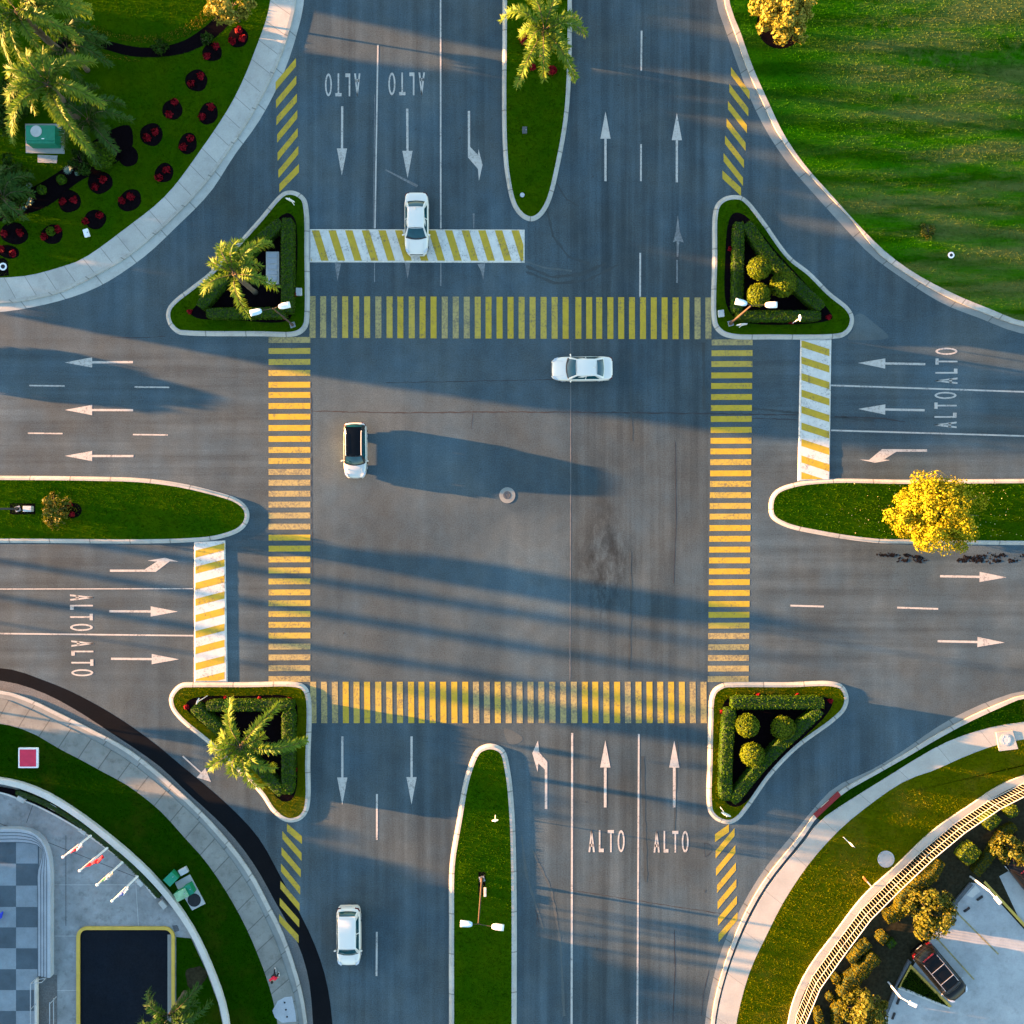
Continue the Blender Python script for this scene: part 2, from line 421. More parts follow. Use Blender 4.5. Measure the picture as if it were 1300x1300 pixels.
M['headlamp'] = m_plain('headlamp_lens', (.5, .52, .55), .1, spec=.6)
M['tail'] = m_plain('tail_lamp_lens', (.09, .003, .005), .2, spec=.5)
M['steel'] = m_plain('galvanised_steel', (.35, .36, .37), .45, metal=.5)
M['pole'] = m_plain('brown_pole', (.07, .05, .035), .7, spec=.1)
M['whitem'] = m_plain('white_metal', (.75, .75, .75), .4)
M['bluem'] = m_plain('pale_blue_metal', (.45, .6, .72), .35)
M['teal'] = m_plain('teal_paint', (.006, .19, .11), .6)
M['pgreen'] = m_plain('pale_green_paint', (.18, .34, .2), .6, var=.25)
M['dgreen'] = m_plain('green_paint', (.01, .2, .08), .5)
M['grey'] = m_plain('grey_plastic', (.4, .42, .42), .6)
M['iron'] = m_plain('cast_iron', (.07, .075, .08), .6, var=.3, scale=12)
M['darklid'] = m_plain('dark_lid', (.008, .01, .014), .7)
M['redsq'] = m_plain('crimson_panel', (.5, .02, .06), .6)
M['skin'] = m_plain('skin', (.42, .25, .17), .6)
M['hair'] = m_plain('hair', (.012, .009, .008), .7)
M['shirt'] = m_plain('red_cloth', (.62, .015, .05), .8)
M['trousers'] = m_plain('black_cloth', (.012, .012, .015), .9)
M['shoe'] = m_plain('white_shoe', (.6, .6, .6), .7)
M['flagred'] = m_plain('red_flag_cloth', (.5, .01, .03), .8)
M['flagwhite'] = m_plain('white_flag_cloth', (.7, .7, .7), .8)
M['flaggreen'] = m_plain('green_flag_cloth', (.03, .25, .09), .8)
M['flagblue'] = m_plain('blue_flag_cloth', (.05, .09, .35), .8)
M['blue'] = m_plain('blue_plastic', (.01, .04, .5), .5)
M['orange'] = m_plain('orange_plastic', (.7, .18, .05), .6)

M['cream'] = m_plain('cream_metal', (.27, .26, .21), .7, spec=.1)
M['tyremark'] = m_asphalt('tyre_mark', (.036, .052, .060), grain=.3)
M['dustpale'] = m_asphalt('dusty_asphalt', (.066, .088, .096), grain=.3)
M['litdrygrass'] = m_leaf('sunlit_dry_grass', (.16, .13, .01), (.28, .21, .03), .3, spec=0)  # dry blades whose yellow also carries sunlight on the upper lawn
# ================================================================ SETTING
def rect_sheet(name, pts, z, mat, kind='structure'):
    mb = MB(); mb.sheet([W2(p, z) for p in pts][::-1]); o = mb.build(name, mat, origin=(0, 0, 0)); o['kind'] = kind; return o

mb = MB(); mb.sheet([(-1500, -1500, -.06), (1500, -1500, -.06), (1500, 1500, -.06), (-1500, 1500, -.06)])
mb.build('ground', M['ground'], origin=(0, 0, 0))['kind'] = 'structure'
mb = MB(); mb.sheet([(-110, -110, 0), (110, -110, 0), (110, 110, 0), (-110, 110, 0)])
mb.build('road', M['asphalt'], origin=(0, 0, 0))['kind'] = 'structure'

FAR = 1100     # photograph pixels beyond the frame

def corner_strip(name, A, B, mat, za, zb, n=160, side=True):
    a = resample(cr(A), n); b = resample(cr(B), n)
    mb = MB(); strip_profile(mb, a, b, za, zb, side); o = mb.build(name, mat, origin=(0, 0, 0)); o['kind'] = 'structure'; return a, b

def lawn(name, curve, corners, z, mat):
    pts = [W2(p, z) for p in curve] + [W2(p, z) for p in corners]
    ar = sum(pts[i].x * pts[(i + 1) % len(pts)].y - pts[(i + 1) % len(pts)].x * pts[i].y for i in range(len(pts)))
    if ar < 0: pts = pts[::-1]
    mb = MB(); mb.sheet(pts); o = mb.build(name, mat, origin=(0, 0, 0)); o['kind'] = 'structure'
    return [tuple(p) for p in curve] + [tuple(p) for p in corners]

def grass(poly, mat, dens, hgt=(.05, .11), z=.1, exclude=(), clip=(-30, -30, 1330, 1330)):
    xs = [p[0] for p in poly]; ys = [p[1] for p in poly]
    x0, x1 = max(min(xs), clip[0]), min(max(xs), clip[2]); y0, y1 = max(min(ys), clip[1]), min(max(ys), clip[3])
    n = int((x1 - x0) * (y1 - y0) / S / S * dens)
    px = nr.uniform(x0, x1, n); py = nr.uniform(y0, y1, n); k = inside(px, py, poly)
    for e in exclude: k &= ~inside(px, py, e)
    px, py = px[k], py[k]; n = len(px)
    X = (px - 650) / S; Y = (650 - py) / S
    h = nr.uniform(hgt[0], hgt[1], n); a = nr.uniform(0, 2 * np.pi, n); w = nr.uniform(.02, .045, n)
    ln = nr.uniform(.0, .06, n); la = nr.uniform(0, 2 * np.pi, n)
    V = np.zeros((n, 3, 3)); dx = np.cos(a) * w; dy = np.sin(a) * w
    V[:, 0] = np.stack([X - dx, Y - dy, np.full(n, z - .005)], 1); V[:, 1] = np.stack([X + dx, Y + dy, np.full(n, z - .005)], 1)
    V[:, 2] = np.stack([X + np.cos(la) * ln, Y + np.sin(la) * ln, z + h], 1)
    o = npmesh('grass', V.reshape(-1, 3), 3, mat); o['kind'] = 'stuff'; o['category'] = 'grass'
    return o

def ell(cx, cy, rx, ry, n=20, rot=0, j=0.0):
    out = []
    for k in range(n):
        a = 2 * math.pi * k / n; r = 1 + j * math.sin(3 * a + cx) + j * .6 * math.sin(5 * a + cy)
        x, y = rx * r * math.cos(a), ry * r * math.sin(a)
        out.append((cx + x * math.cos(rot) - y * math.sin(rot), cy + x * math.sin(rot) + y * math.cos(rot)))
    return out

# ---- north-west corner
NW_road = [(388, -FAR), (388, -300), (386, 0), (376, 46), (360, 93), (330, 152), (297, 198), (267, 244), (223, 289), (183, 326), (127, 363), (79, 381), (25, 393), (0, 396), (-300, 400), (-FAR, 400)]
NW_kerb = [(379, -FAR), (379, -300), (376, 0), (367, 42), (350, 88), (322, 143), (290, 193), (259, 236), (216, 281), (163, 326), (118, 352), (76, 372), (18, 384), (0, 385), (-300, 389), (-FAR, 389)]
NW_k2 = [(p[0] - (4 if i < 6 else 2.6), p[1] - (0 if i < 2 else (1.2 if i < 6 else (2.4 if i < 10 else 3.6)))) for i, p in enumerate(NW_kerb)]
NW_walk = [(346, -FAR), (346, -300), (344, 0), (326, 60), (297, 127), (254, 193), (211, 249), (162, 289), (104, 330), (76, 340), (38, 350), (0, 353), (-300, 356), (-FAR, 356)]
corner_strip('gutter', NW_road, NW_kerb, M['gutter'], .004, .006, side=False)
corner_strip('kerb', NW_kerb, NW_k2, M['kerb'], .12, .13)
_, nw_in = corner_strip('sidewalk', NW_k2, NW_walk, M['walk'], .118, .118)
NWpoly = lawn('lawn', nw_in, [(-FAR, -FAR)], .10, M['grassA'])

# ---- north-east corner
NE_road = [(905, -FAR), (905, -300), (909, 0), (922, 41), (937, 84), (952, 124), (975, 170), (1003, 211), (1033, 246), (1072, 289), (1107, 325), (1148, 355), (1198, 386), (1244, 404), (1300, 424), (1500, 436), (1500 + FAR, 438)]
NE_kerb = [(916, -FAR), (916, -300), (919, 0), (933, 43), (949, 90), (965, 124), (986, 168), (1013, 206), (1045, 242), (1084, 283), (1115, 322), (1154, 350), (1203, 378), (1248, 397), (1300, 415), (1500, 427), (1500 + FAR, 429)]
NE_k2 = [(922, -FAR), (922, -300), (925, 0), (940, 43), (956, 88), (973, 126), (995, 172), (1021, 210), (1051, 244), (1089, 286), (1122, 319), (1160, 347), (1211, 374), (1257, 393), (1300, 409), (1500, 421), (1500 + FAR, 423)]
corner_strip('gutter', NE_road, NE_kerb, M['gutter_grey'], .004, .006, side=False)
_, ne_in = corner_strip('kerb', NE_kerb, NE_k2, M['kerb'], .12, .13)
NEpoly = lawn('lawn', ne_in, [(1500 + FAR, -FAR)], .10, M['grassB'])

# ---- south-east corner
SE_road = [(1500 + FAR, 868), (1500, 868), (1300, 877), (1267, 886), (1224, 904), (1188, 924), (1148, 952), (1107, 977), (1059, 1000), (1031, 1029), (1013, 1051), (970, 1104), (942, 1150), (917, 1203), (901, 1262), (894, 1310), (890, 1500), (890, 1500 + FAR)]
SE_kerb = [(1500 + FAR, 873), (1500, 873), (1300, 882), (1268, 893), (1224, 913), (1180, 937), (1148, 957), (1110, 979), (1064, 1005), (1033, 1034), (1015, 1060), (970, 1117), (943, 1164), (920, 1222), (906, 1275), (902, 1310), (898, 1500), (898, 1500 + FAR)]
SE_k2 = [(1500 + FAR, 877), (1500, 877), (1300, 886), (1269, 898), (1226, 918), (1184, 941), (1150, 961), (1113, 982), (1067, 1009), (1036, 1038), (1018, 1064), (973, 1121), (947, 1167), (924, 1225), (910, 1277), (906, 1310), (902, 1500), (902, 1500 + FAR)]
corner_strip('gutter', SE_road, SE_kerb, M['gutter_grey'], .004, .006, side=False)
corner_strip('kerb', SE_kerb, SE_k2, M['kerb'], .12, .13)
SE_wo = [(1500 + FAR, 905), (1500, 905), (1300, 916), (1249, 925), (1200, 942), (1157, 966), (1125, 986), (1080, 1014), (1041, 1041), (1022, 1066), (976, 1123), (950, 1169), (926, 1227), (912, 1279), (908, 1310), (904, 1500), (904, 1500 + FAR)]
SE_wi = [(1500 + FAR, 928), (1500, 928), (1300, 938), (1262, 946), (1224, 960), (1186, 977), (1148, 991), (1097, 1026), (1064, 1054), (1028, 1094), (995, 1143), (972, 1188), (952, 1231), (938, 1280), (933, 1310), (928, 1500), (928, 1500 + FAR)]
_, se_wi = corner_strip('sidewalk', SE_wo, SE_wi, M['walk_pale'], .118, .118)
# grass verge between kerb and sidewalk
va = resample(cr(SE_k2[:10]), 60); vb = resample(cr(SE_wo[:9]), 60)
mb = MB(); strip_profile(mb, va, vb, .10, .10, False); mb.build('grass_verge', M['grassC'], origin=(0, 0, 0))['kind'] = 'structure'
VERGE = [tuple(p) for p in va] + [tuple(p) for p in vb][::-1]
# retaining ledge under the fence
F_out = [(1500, 925), (1300, 985), (1269, 998), (1234, 1021), (1186, 1054), (1135, 1102), (1097, 1137), (1059, 1186), (1026, 1231), (1008, 1269), (999, 1310), (985, 1500)]
F_in = [(1504, 932), (1303, 993), (1273, 1006), (1239, 1028), (1192, 1061), (1142, 1108), (1104, 1143), (1067, 1191), (1034, 1236), (1016, 1272), (1008, 1310), (994, 1500)]
_k = (H - .3) / H
f_out = [Vector((650 + (p.x - 650) * _k, 650 + (p.y - 650) * _k)) for p in resample(cr(F_out), 120)]; f_in = [Vector((650 + (p.x - 650) * _k, 650 + (p.y - 650) * _k)) for p in resample(cr(F_in), 120)]
SEpoly = [tuple(p) for p in se_wi] + [(928, 1500 + FAR), (985, 1500)] + [tuple(p) for p in f_out][::-1] + [(1500 + FAR, 905)]
mb = MB(); mb.sheet([W2(p, .10) for p in [q for q in se_wi if q[0] < 1510 and q[1] < 1510] + list(f_out)[::-1]][::-1])
mb.build('lawn', M['grassD'], origin=(0, 0, 0))['kind'] = 'structure'
SEpoly = [tuple(p) for p in se_wi if p[0] < 1510 and p[1] < 1510] + [tuple(p) for p in f_out][::-1]
# garden soil and parking ground behind the fence
mb = MB(); mb.sheet([W2(p, .06) for p in list(f_in) + [(994, 2200), (2600, 2200), (2600, 932)]][::-1])
mb.build('planting_ground', M['soil'], origin=(0, 0, 0))['kind'] = 'structure'
lot = [(1232, 1120), (1247, 1122), (1300, 1180), (1600, 1500), (1600, 1900), (1104, 1900), (1112, 1320), (1124, 1290), (1138, 1258), (1175, 1200), (1205, 1152)]
mb = MB(); mb.sheet([W2(p, .075) for p in lot][::-1]); mb.build('parking_lot', M['lot'], origin=(0, 0, 0))['kind'] = 'structure'
mb = MB(); mb.sheet([W2(p, .072) for p in [(1268, 1112), (1310, 1088), (1600, 1100), (1600, 1480), (1302, 1176), (1296, 1172)]][::-1]); mb.build('car_bay', M['pad'], origin=(0, 0, 0))['kind'] = 'structure'

# ---- south-west corner
SW_d0 = [(-FAR, 842), (-300, 842), (0, 848), (23, 852), (51, 862), (84, 875), (114, 890), (150, 911), (193, 941), (228, 970), (267, 1002), (305, 1037), (330, 1066), (353, 1107), (381, 1160), (399, 1198), (414, 1244), (423, 1310), (430, 1500), (430, 1500 + FAR)]
SW_d1 = [(-FAR, 858), (-300, 858), (0, 864), (51, 878), (96, 901), (142, 931), (178, 955), (204, 974), (241, 1009), (279, 1044), (305, 1073), (328, 1106), (350, 1146), (376, 1193), (391, 1239), (398, 1310), (403, 1500), (403, 1500 + FAR)]
SW_k = [(-FAR, 870), (-300, 870), (0, 876), (38, 887), (74, 904), (114, 924), (162, 950), (192, 972), (222, 998), (250, 1024), (279, 1054), (305, 1086), (325, 1116), (340, 1145), (358, 1180), (373, 1221), (385, 1265), (391, 1310), (396, 1500), (396, 1500 + FAR)]
SW_k2 = [(-FAR, 874), (-300, 874), (0, 880), (37, 891), (72, 908), (112, 928), (160, 954), (189, 976), (219, 1002), (247, 1028), (275, 1058), (301, 1089), (321, 1119), (336, 1148), (354, 1183), (369, 1223), (381, 1267), (387, 1310), (392, 1500), (392, 1500 + FAR)]
SW_g = [(-FAR, 880), (-300, 880), (0, 886), (33, 898), (76, 918), (119, 939), (160, 963), (184, 981), (214, 1006), (242, 1031), (272, 1063), (296, 1093), (316, 1124), (331, 1152), (347, 1186), (362, 1226), (375, 1270), (381, 1310), (386, 1500), (386, 1500 + FAR)]
SW_wi = [(-FAR, 912), (-300, 912), (0, 918), (41, 930), (76, 950), (105, 965), (132, 980), (160, 995), (203, 1028), (236, 1064), (261, 1092), (287, 1130), (310, 1171), (327, 1209), (343, 1254), (353, 1300), (360, 1500), (360, 1500 + FAR)]
corner_strip('road_edge_strip', SW_d0, SW_d1, M['new_asphalt'], .004, .004, side=False)
corner_strip('gutter', SW_d1, SW_k, M['patch_asphalt'], .004, .006, side=False)
corner_strip('kerb', SW_k, SW_k2, M['kerb'], .12, .125)
corner_strip('drain_channel', SW_k2, SW_g, M['gutter_grey'], .08, .08, side=False)
_, sw_wi = corner_strip('sidewalk', SW_g, SW_wi, M['walk_dirty'], .118, .118)
Wall_o = [(-FAR, 980), (-300, 980), (0, 988), (51, 1003), (94, 1028), (142, 1064), (185, 1102), (221, 1143), (249, 1186), (269, 1229), (284, 1270), (291, 1305), (300, 1500), (300, 1500 + FAR)]
Wall_i = [(-FAR, 987), (-300, 987), (-2, 995), (48, 1010), (90, 1034), (137, 1070), (179, 1107), (215, 1147), (243, 1189), (262, 1231), (277, 1272), (284, 1306), (293, 1500), (293, 1500 + FAR)]
def lifted(pts, z):
    k = (H - z) / H; return [Vector((650 + (p[0] - 650) * k, 650 + (p[1] - 650) * k)) for p in pts]
wo_, wi_ = lifted(resample(cr(Wall_o), 160), .45), lifted(resample(cr(Wall_i), 160), .45)
mb = MB(); mb.sheet([W2(p, .10) for p in list(sw_wi) + list(wo_)[::-1]][::-1]); mb.build('lawn', M['grassC'], origin=(0, 0, 0))['kind'] = 'structure'
SWpoly = [tuple(p) for p in sw_wi] + [tuple(p) for p in wo_][::-1]
mb = MB(); mb.sheet([W2(p, .04) for p in list(wi_) + [(-FAR, 2600)]][::-1]); mb.build('plaza', M['plaza'], origin=(0, 0, 0))['kind'] = 'structure'
# expansion joints of the plaza
for (a, b) in (((0, 1045), (190, 1120)), ((70, 1188), (98, 1188)), ((70, 1257), (98, 1257)), ((42, 1022), (34, 1044)), ((84, 1060), (84, 1175)), ((172, 1110), (176, 1175)), ((70, 1123), (200, 1123))):
    A, B = W2(a, .046), W2(b, .046); d = (B - A).normalized(); q = Vector((-d.y, d.x, 0)) * .02
    mb = MB(); mb.sheet([A - q, B - q, B + q, A + q]); mb.build('paving_joint', M['pad'] if a[1] > 1100 else M['seam'])['kind'] = 'structure'

# ---- medians and islands
def island(name, pts, gmat, kw=6.0, soil=None, dens=110, closed=True, excl=(), sub=8):
    out = cr(pts, True, sub); n = len(out)
    i1 = inset(out, 1.0); i2 = inset(out, kw * .55); i3 = inset(out, kw)
    mb = MB(); L = 0; rings = []; uvs = []
    for i in range(n + 1):
        j = i % n
        if i: L += (out[j] - out[i - 1]).length / S
        rings.append([W2(out[j], -.01), W2(out[j], .035), W2(i1[j], .05), W2(i2[j], .145), W2(i3[j], .15), W2(i3[j], .05)])
        uvs += [(L, .1 * k + .01) for k in range(6)]
    mb.loft(rings, False, False, uvs)
    o = mb.build('kerb', M['kerb'], origin=(0, 0, 0)); o['kind'] = 'structure'
    mb = MB(); pts3 = [W2(p, .125) for p in i3]
    ar = sum(pts3[k].x * pts3[(k + 1) % n].y - pts3[(k + 1) % n].x * pts3[k].y for k in range(n))
    if ar < 0: pts3 = pts3[::-1]
    mb.sheet(pts3); o = mb.build(name, gmat, origin=(0, 0, 0)); o['kind'] = 'structure'
    ex = list(excl)
    if soil:
        mb = MB(); q = [W2(p, .135) for p in cr(soil, True, 5)]
        ar = sum(q[k].x * q[(k + 1) % len(q)].y - q[(k + 1) % len(q)].x * q[k].y for k in range(len(q)))
        if ar < 0: q = q[::-1]
        mb.sheet(q); o = mb.build('planting_soil', M['mulch'], origin=(0, 0, 0)); o['kind'] = 'structure'
        ex.append([tuple(p) for p in cr(soil, True, 5)])
    grass([tuple(p) for p in i3], gmat, dens, (.05, .12), .125, ex)
    return out

island('median', [(638, -900), (638, -300), (638, 0), (638, 178), (642, 225), (651, 262), (663, 277), (675, 281), (686, 276), (698, 258), (712, 203), (721, 150), (725, 94), (726, 0), (726, -300), (726, -900)], M['grassA'], 5.6)
island('median', [(-900, 604), (-300, 604), (0, 604), (114, 605), (178, 607), (221, 612), (267, 622), (303, 634), (315, 646), (316, 660), (307, 673), (279, 684), (228, 689), (0, 689), (-300, 689), (-900, 689)], M['grassA'], 5.4)
island('median', [(2200, 606), (1600, 607), (1300, 608), (1148, 609), (1054, 608), (1008, 613), (985, 622), (977, 634), (978, 656), (995, 668), (1046, 680), (1110, 689), (1148, 690), (1300, 692), (1600, 693), (2200, 694)], M['grassA'], 5.4)
island('median', [(570, 2200), (570, 1600), (570, 1300), (570, 1173), (571, 1097), (579, 1046), (591, 983), (604, 952), (613, 946), (622, 944), (632, 946), (641, 953), (648, 980), (653, 1030), (655, 1080), (656, 1150), (656, 1300), (656, 1600), (656, 2200)], M['grassA'], 6.6)

ISL_NW = [(358, 245), (368, 242), (378, 244), (388, 252), (392, 268), (393, 325), (393, 400), (391, 414), (385, 422), (374, 427), (330, 427), (240, 426), (226, 424), (215, 414), (211, 402), (213, 391), (221, 381), (244, 363), (269, 343), (325, 282)]
island('traffic_island', ISL_NW, M['grassA'], 6, soil=[(364, 271), (374, 277), (378, 300), (377, 350), (373, 396), (364, 408), (300, 407), (250, 404), (243, 398), (250, 388), (290, 350), (330, 305)])
ISL_NE = [(918, 251), (929, 248), (941, 249), (950, 255), (970, 280), (1003, 325), (1028, 345), (1054, 371), (1078, 391), (1084, 404), (1081, 418), (1072, 427), (1060, 430), (980, 431), (930, 430), (915, 425), (906, 415), (903, 400), (904, 330), (905, 272), (909, 259)]
island('traffic_island', ISL_NE, M['grassA'], 6, soil=[(932, 271), (945, 274), (985, 320), (1020, 358), (1052, 395), (1056, 404), (1045, 409), (950, 411), (930, 402), (921, 385), (920, 330), (925, 280)])
ISL_SW = [(222, 873), (231, 867), (246, 866), (310, 866), (376, 866), (387, 870), (394, 882), (394, 970), (394, 1015), (391, 1030), (383, 1040), (370, 1044), (358, 1041), (345, 1030), (330, 1008), (290, 968), (264, 944), (228, 914), (217, 899), (215, 885)]
island('traffic_island', ISL_SW, M['grassD'], 6, soil=[(240, 889), (255, 884), (310, 883), (365, 883), (376, 890), (377, 940), (377, 1000), (370, 1015), (358, 1016), (330, 985), (290, 945), (245, 908), (236, 897)])
ISL_SE = [(901, 884), (906, 874), (918, 867), (930, 866), (1000, 866), (1056, 865), (1070, 870), (1077, 884), (1074, 900), (1060, 915), (1013, 950), (980, 984), (950, 1026), (937, 1041), (925, 1046), (910, 1042), (900, 1032), (897, 1015), (898, 970), (899, 920)]
island('traffic_island', ISL_SE, M['grassD'], 6, soil=[(917, 896), (926, 884), (945, 881), (1000, 881), (1045, 884), (1056, 890), (1050, 905), (1010, 945), (975, 985), (940, 1022), (926, 1022), (914, 1005), (913, 950)])

# ---- flower beds (positions needed for the grass gaps)
BEDS = [(303, 48, 12.5, 13.5, .2, [(304, 40), (296, 54), (309, 51)]), (270, 67, 12.5, 12, 0, [(275, 60), (264, 74)]), (250, 103, 14.2, 14, 0, [(256, 98), (244, 108)]),
        (219.5, 140, 13, 13, 0, [(216, 147), (223, 131)]), (265, 145, 12, 14.5, .35, [(269, 137), (258, 150)]), (193, 171.5, 14.5, 14.7, 0, [(198, 169), (188, 176)]),
        (239, 183, 11.5, 14, .3, [(243, 177), (233, 188)]), (163.7, 199, 12.5, 13.5, 0, []), (209, 220, 11.5, 13, .6, [(213, 217), (203, 227)]),
        (127.7, 232, 16, 14.5, 0, [(132, 229), (122, 238)]), (165.5, 255, 13, 16, .9, [(167, 251), (156, 256)]), (89, 256, 14.5, 14.5, 0, [(95, 255), (81, 257)]),
        (122, 279, 13.5, 12.5, 0, [(128, 274), (110, 282)]), (67, 298, 14, 12.5, -.2, [(58, 301), (75, 292)]), (19, 297, 18, 14, .2, [(7, 298), (27, 296)]), (11, 320, 15, 8.5, .2, [(3, 317), (18, 322)])]
bedpoly = [ell(b[0], b[1], b[2], b[3], 20, b[4], .03) for b in BEDS]
MUL1 = [(0, 252), (30, 244), (85, 212), (130, 172), (165, 160), (168, 190), (150, 206), (128, 218), (100, 232), (62, 262), (25, 275), (-60, 292), (-60, 262)]
MUL2 = [(70, 52), (105, 47), (130, 51), (170, 60), (200, 61), (235, 52), (262, 34), (282, 18), (292, 28), (272, 50), (240, 67), (205, 73), (165, 72), (125, 62), (80, 64)]
m1 = [tuple(p) for p in cr(MUL1, True, 4)]; m2 = [tuple(p) for p in cr(MUL2, True, 4)]
for mm_ in (m1, m2):
    q = [W2(p, .115) for p in mm_]; ar = sum(q[k].x * q[(k + 1) % len(q)].y - q[(k + 1) % len(q)].x * q[k].y for k in range(len(q)))
    mb = MB(); mb.sheet(q if ar > 0 else q[::-1]); mb.build('planting_soil', M['mulch'], origin=(0, 0, 0))['kind'] = 'structure'
TREEPIT = ell(990, 32, 30, 31, 24)
mb = MB(); mb.sheet([W2(p, .115) for p in TREEPIT][::-1]); mb.build('planting_soil', M['mulch'], origin=(0, 0, 0))['kind'] = 'structure'

grass(NWpoly, M['grassA'], 100, exclude=bedpoly + [m1, m2, [(34, 150), (82, 150), (82, 200), (34, 200)]])
grass(NEpoly, M['grassB'], 100, exclude=[TREEPIT])
grass(SEpoly, M['grassD'], 110, (.05, .12), exclude=[ell(1124, 1090, 10, 10)])
grass(VERGE, M['grassC'], 110)
grass(SWpoly, M['grassC'], 90, exclude=[[(26, 947), (51, 947), (51, 975), (26, 975)], [(212, 1108), (240, 1094), (264, 1140), (240, 1154)]])

LIT_DRY1 = [tuple(p) for p in cr([(95, 40), (118, 33), (150, 44), (190, 46), (225, 38), (250, 22), (262, 10), (276, 14), (262, 30), (235, 48), (200, 55), (165, 54), (130, 46), (100, 46)], True, 4)]  # sunlit patch along the dried arc, given as yellow blades
DRY2 = [tuple(p) for p in cr([(108, 66), (135, 69), (175, 76), (178, 79), (140, 75), (110, 70)], True, 4)]
for q_ in (LIT_DRY1, DRY2): grass(q_, M['litdrygrass'], 120, (.06, .13), .1)
# ---- seams and cracks in the asphalt
def seam(pts, w, mat, jit=.03, z=.0045):
    p = resample([Vector(q) for q in pts], max(4, int(sum((Vector(pts[i + 1]) - Vector(pts[i])).length for i in range(len(pts) - 1)) / 5)))
    a = []; b = []
    for i, q in enumerate(p):
        t = (p[min(i + 1, len(p) - 1)] - p[max(i - 1, 0)]).normalized(); nrm = Vector((-t.y, t.x)); j = rnd.uniform(-jit, jit) * S; ww = w * S * rnd.uniform(.4, 1.2) / 2
        a.append(q + nrm * (j - ww)); b.append(q + nrm * (j + ww))
    mb = MB(); strip_profile(mb, a, b, z, z, False); mb.build('road_seam', mat, origin=(0, 0, 0))['kind'] = 'structure'
seam([(395, 522), (500, 524), (650, 523), (800, 524), (900, 525), (1012, 527)], .10, M['seam'])
seam([(490, 486), (700, 482), (720, 482)], .05, M['seam'])
seam([(955, 531), (1012, 533)], .07, M['seam'])
seam([(724.5, 433), (724.5, 650), (723.5, 864)], .08, M['pale_seam'], .01, .0049)
seam([(395.5, 500), (396, 620), (397, 735)], .05, M['seam'], .015)
seam([(857, 560), (858, 660), (855, 740)], .06, M['seam'], .01)
seam([(856, 1180), (857, 1230), (854, 1300)], .09, M['seam'], .015)
seam([(725, 1130), (820, 1145), (915, 1160)], .06, M['seam'], .02)
seam([(900, 1232), (893, 1262), (890, 1290)], .06, M['seam'], .02)
for pts in ([(894, 1070), (904, 1073), (904, 1082), (895, 1088), (894, 1070)], [(680, 1155), (684, 1172)], [(681, 1174), (683, 1160)], [(600, 525), (598, 545)], [(140, 428), (170, 429), (210, 427)]):
    seam(pts, .05, M['seam'], .02)
for pts, w, mt in (([(700, 206), (706, 232), (718, 252), (735, 262)], .12, 'tyremark'), ([(694, 262), (702, 300), (722, 326), (748, 335)], .22, 'tyremark'), ([(668, 338), (700, 352), (738, 348), (770, 334)], .28, 'tyremark'), ([(668, 345), (705, 360), (745, 356), (785, 336)], .22, 'tyremark'),
                   ([(662, 330), (690, 340), (726, 344)], .14, 'dustpale'), ([(676, 1080), (700, 1130), (712, 1200), (716, 1290)], .2, 'dustpale'), ([(662, 1060), (668, 1110), (690, 1180)], .2, 'dustpale'),
                   ([(800, 700), (801, 760), (799, 850)], .18, 'tyremark'), ([(893, 435), (894, 520)], .3, 'tyremark'),
                   ([(800, 440), (802, 560)], .2, 'tyremark'), ([(908, 516), (960, 519), (1010, 524), (1060, 530), (1110, 534)], .2, 'tyremark'), ([(1060, 529), (1120, 531), (1150, 536)], .1, 'seam'), ([(860, 940), (856, 1060)], .16, 'tyremark'), ([(816, 960), (820, 1120)], .3, 'tyremark')):
    seam(pts, w, M[mt], .02, .0052 if mt == 'dustpale' else .0048)
# dusty corner by the tip of the upper right island and rough dark spots
for pl in ([(1084, 402), (1092, 398), (1112, 412), (1128, 428), (1100, 432), (1076, 430), (1083, 419)], [(640, 925), (652, 928), (664, 938), (655, 945), (646, 944)]):
    mb = MB(); mb.sheet([W2(p, .0042) for p in cr(pl, True, 4)][::-1]); mb.build('road_patch', M['dustpale'], origin=(0, 0, 0))['kind'] = 'structure'
mb = MB()
for k in range(46):
    x, y = rnd.choice([(rnd.uniform(560, 625), rnd.uniform(120, 225)), (rnd.uniform(395, 560), rnd.uniform(120, 290)), (rnd.uniform(720, 900), rnd.uniform(20, 260)), (rnd.uniform(730, 900), rnd.uniform(900, 1280)), (rnd.uniform(400, 700), rnd.uniform(450, 850))]); r = rnd.uniform(.5, 1.5)
    mb.sheet([W2(p, .0056) for p in ell(x, y, r, r * rnd.uniform(.7, 1.5), 7, rnd.random(), .2)][::-1])
mb.build('road_spots', M['tyremark'], origin=(0, 0, 0))['kind'] = 'structure'

# ================================================================ ROAD MARKINGS
def flat(name, polys, mats, label, cat, group=None, z=.008, mi=None):
    mb = MB()
    for i, pl in enumerate(polys):
        mb.m = mi[i] if mi else 0
        q = [W2(p, z) for p in pl]; ar = sum(q[k].x * q[(k + 1) % len(q)].y - q[(k + 1) % len(q)].x * q[k].y for k in range(len(q)))
        mb.sheet(q if ar > 0 else q[::-1])
    return tag(mb.build(name, mats), label, cat, group)

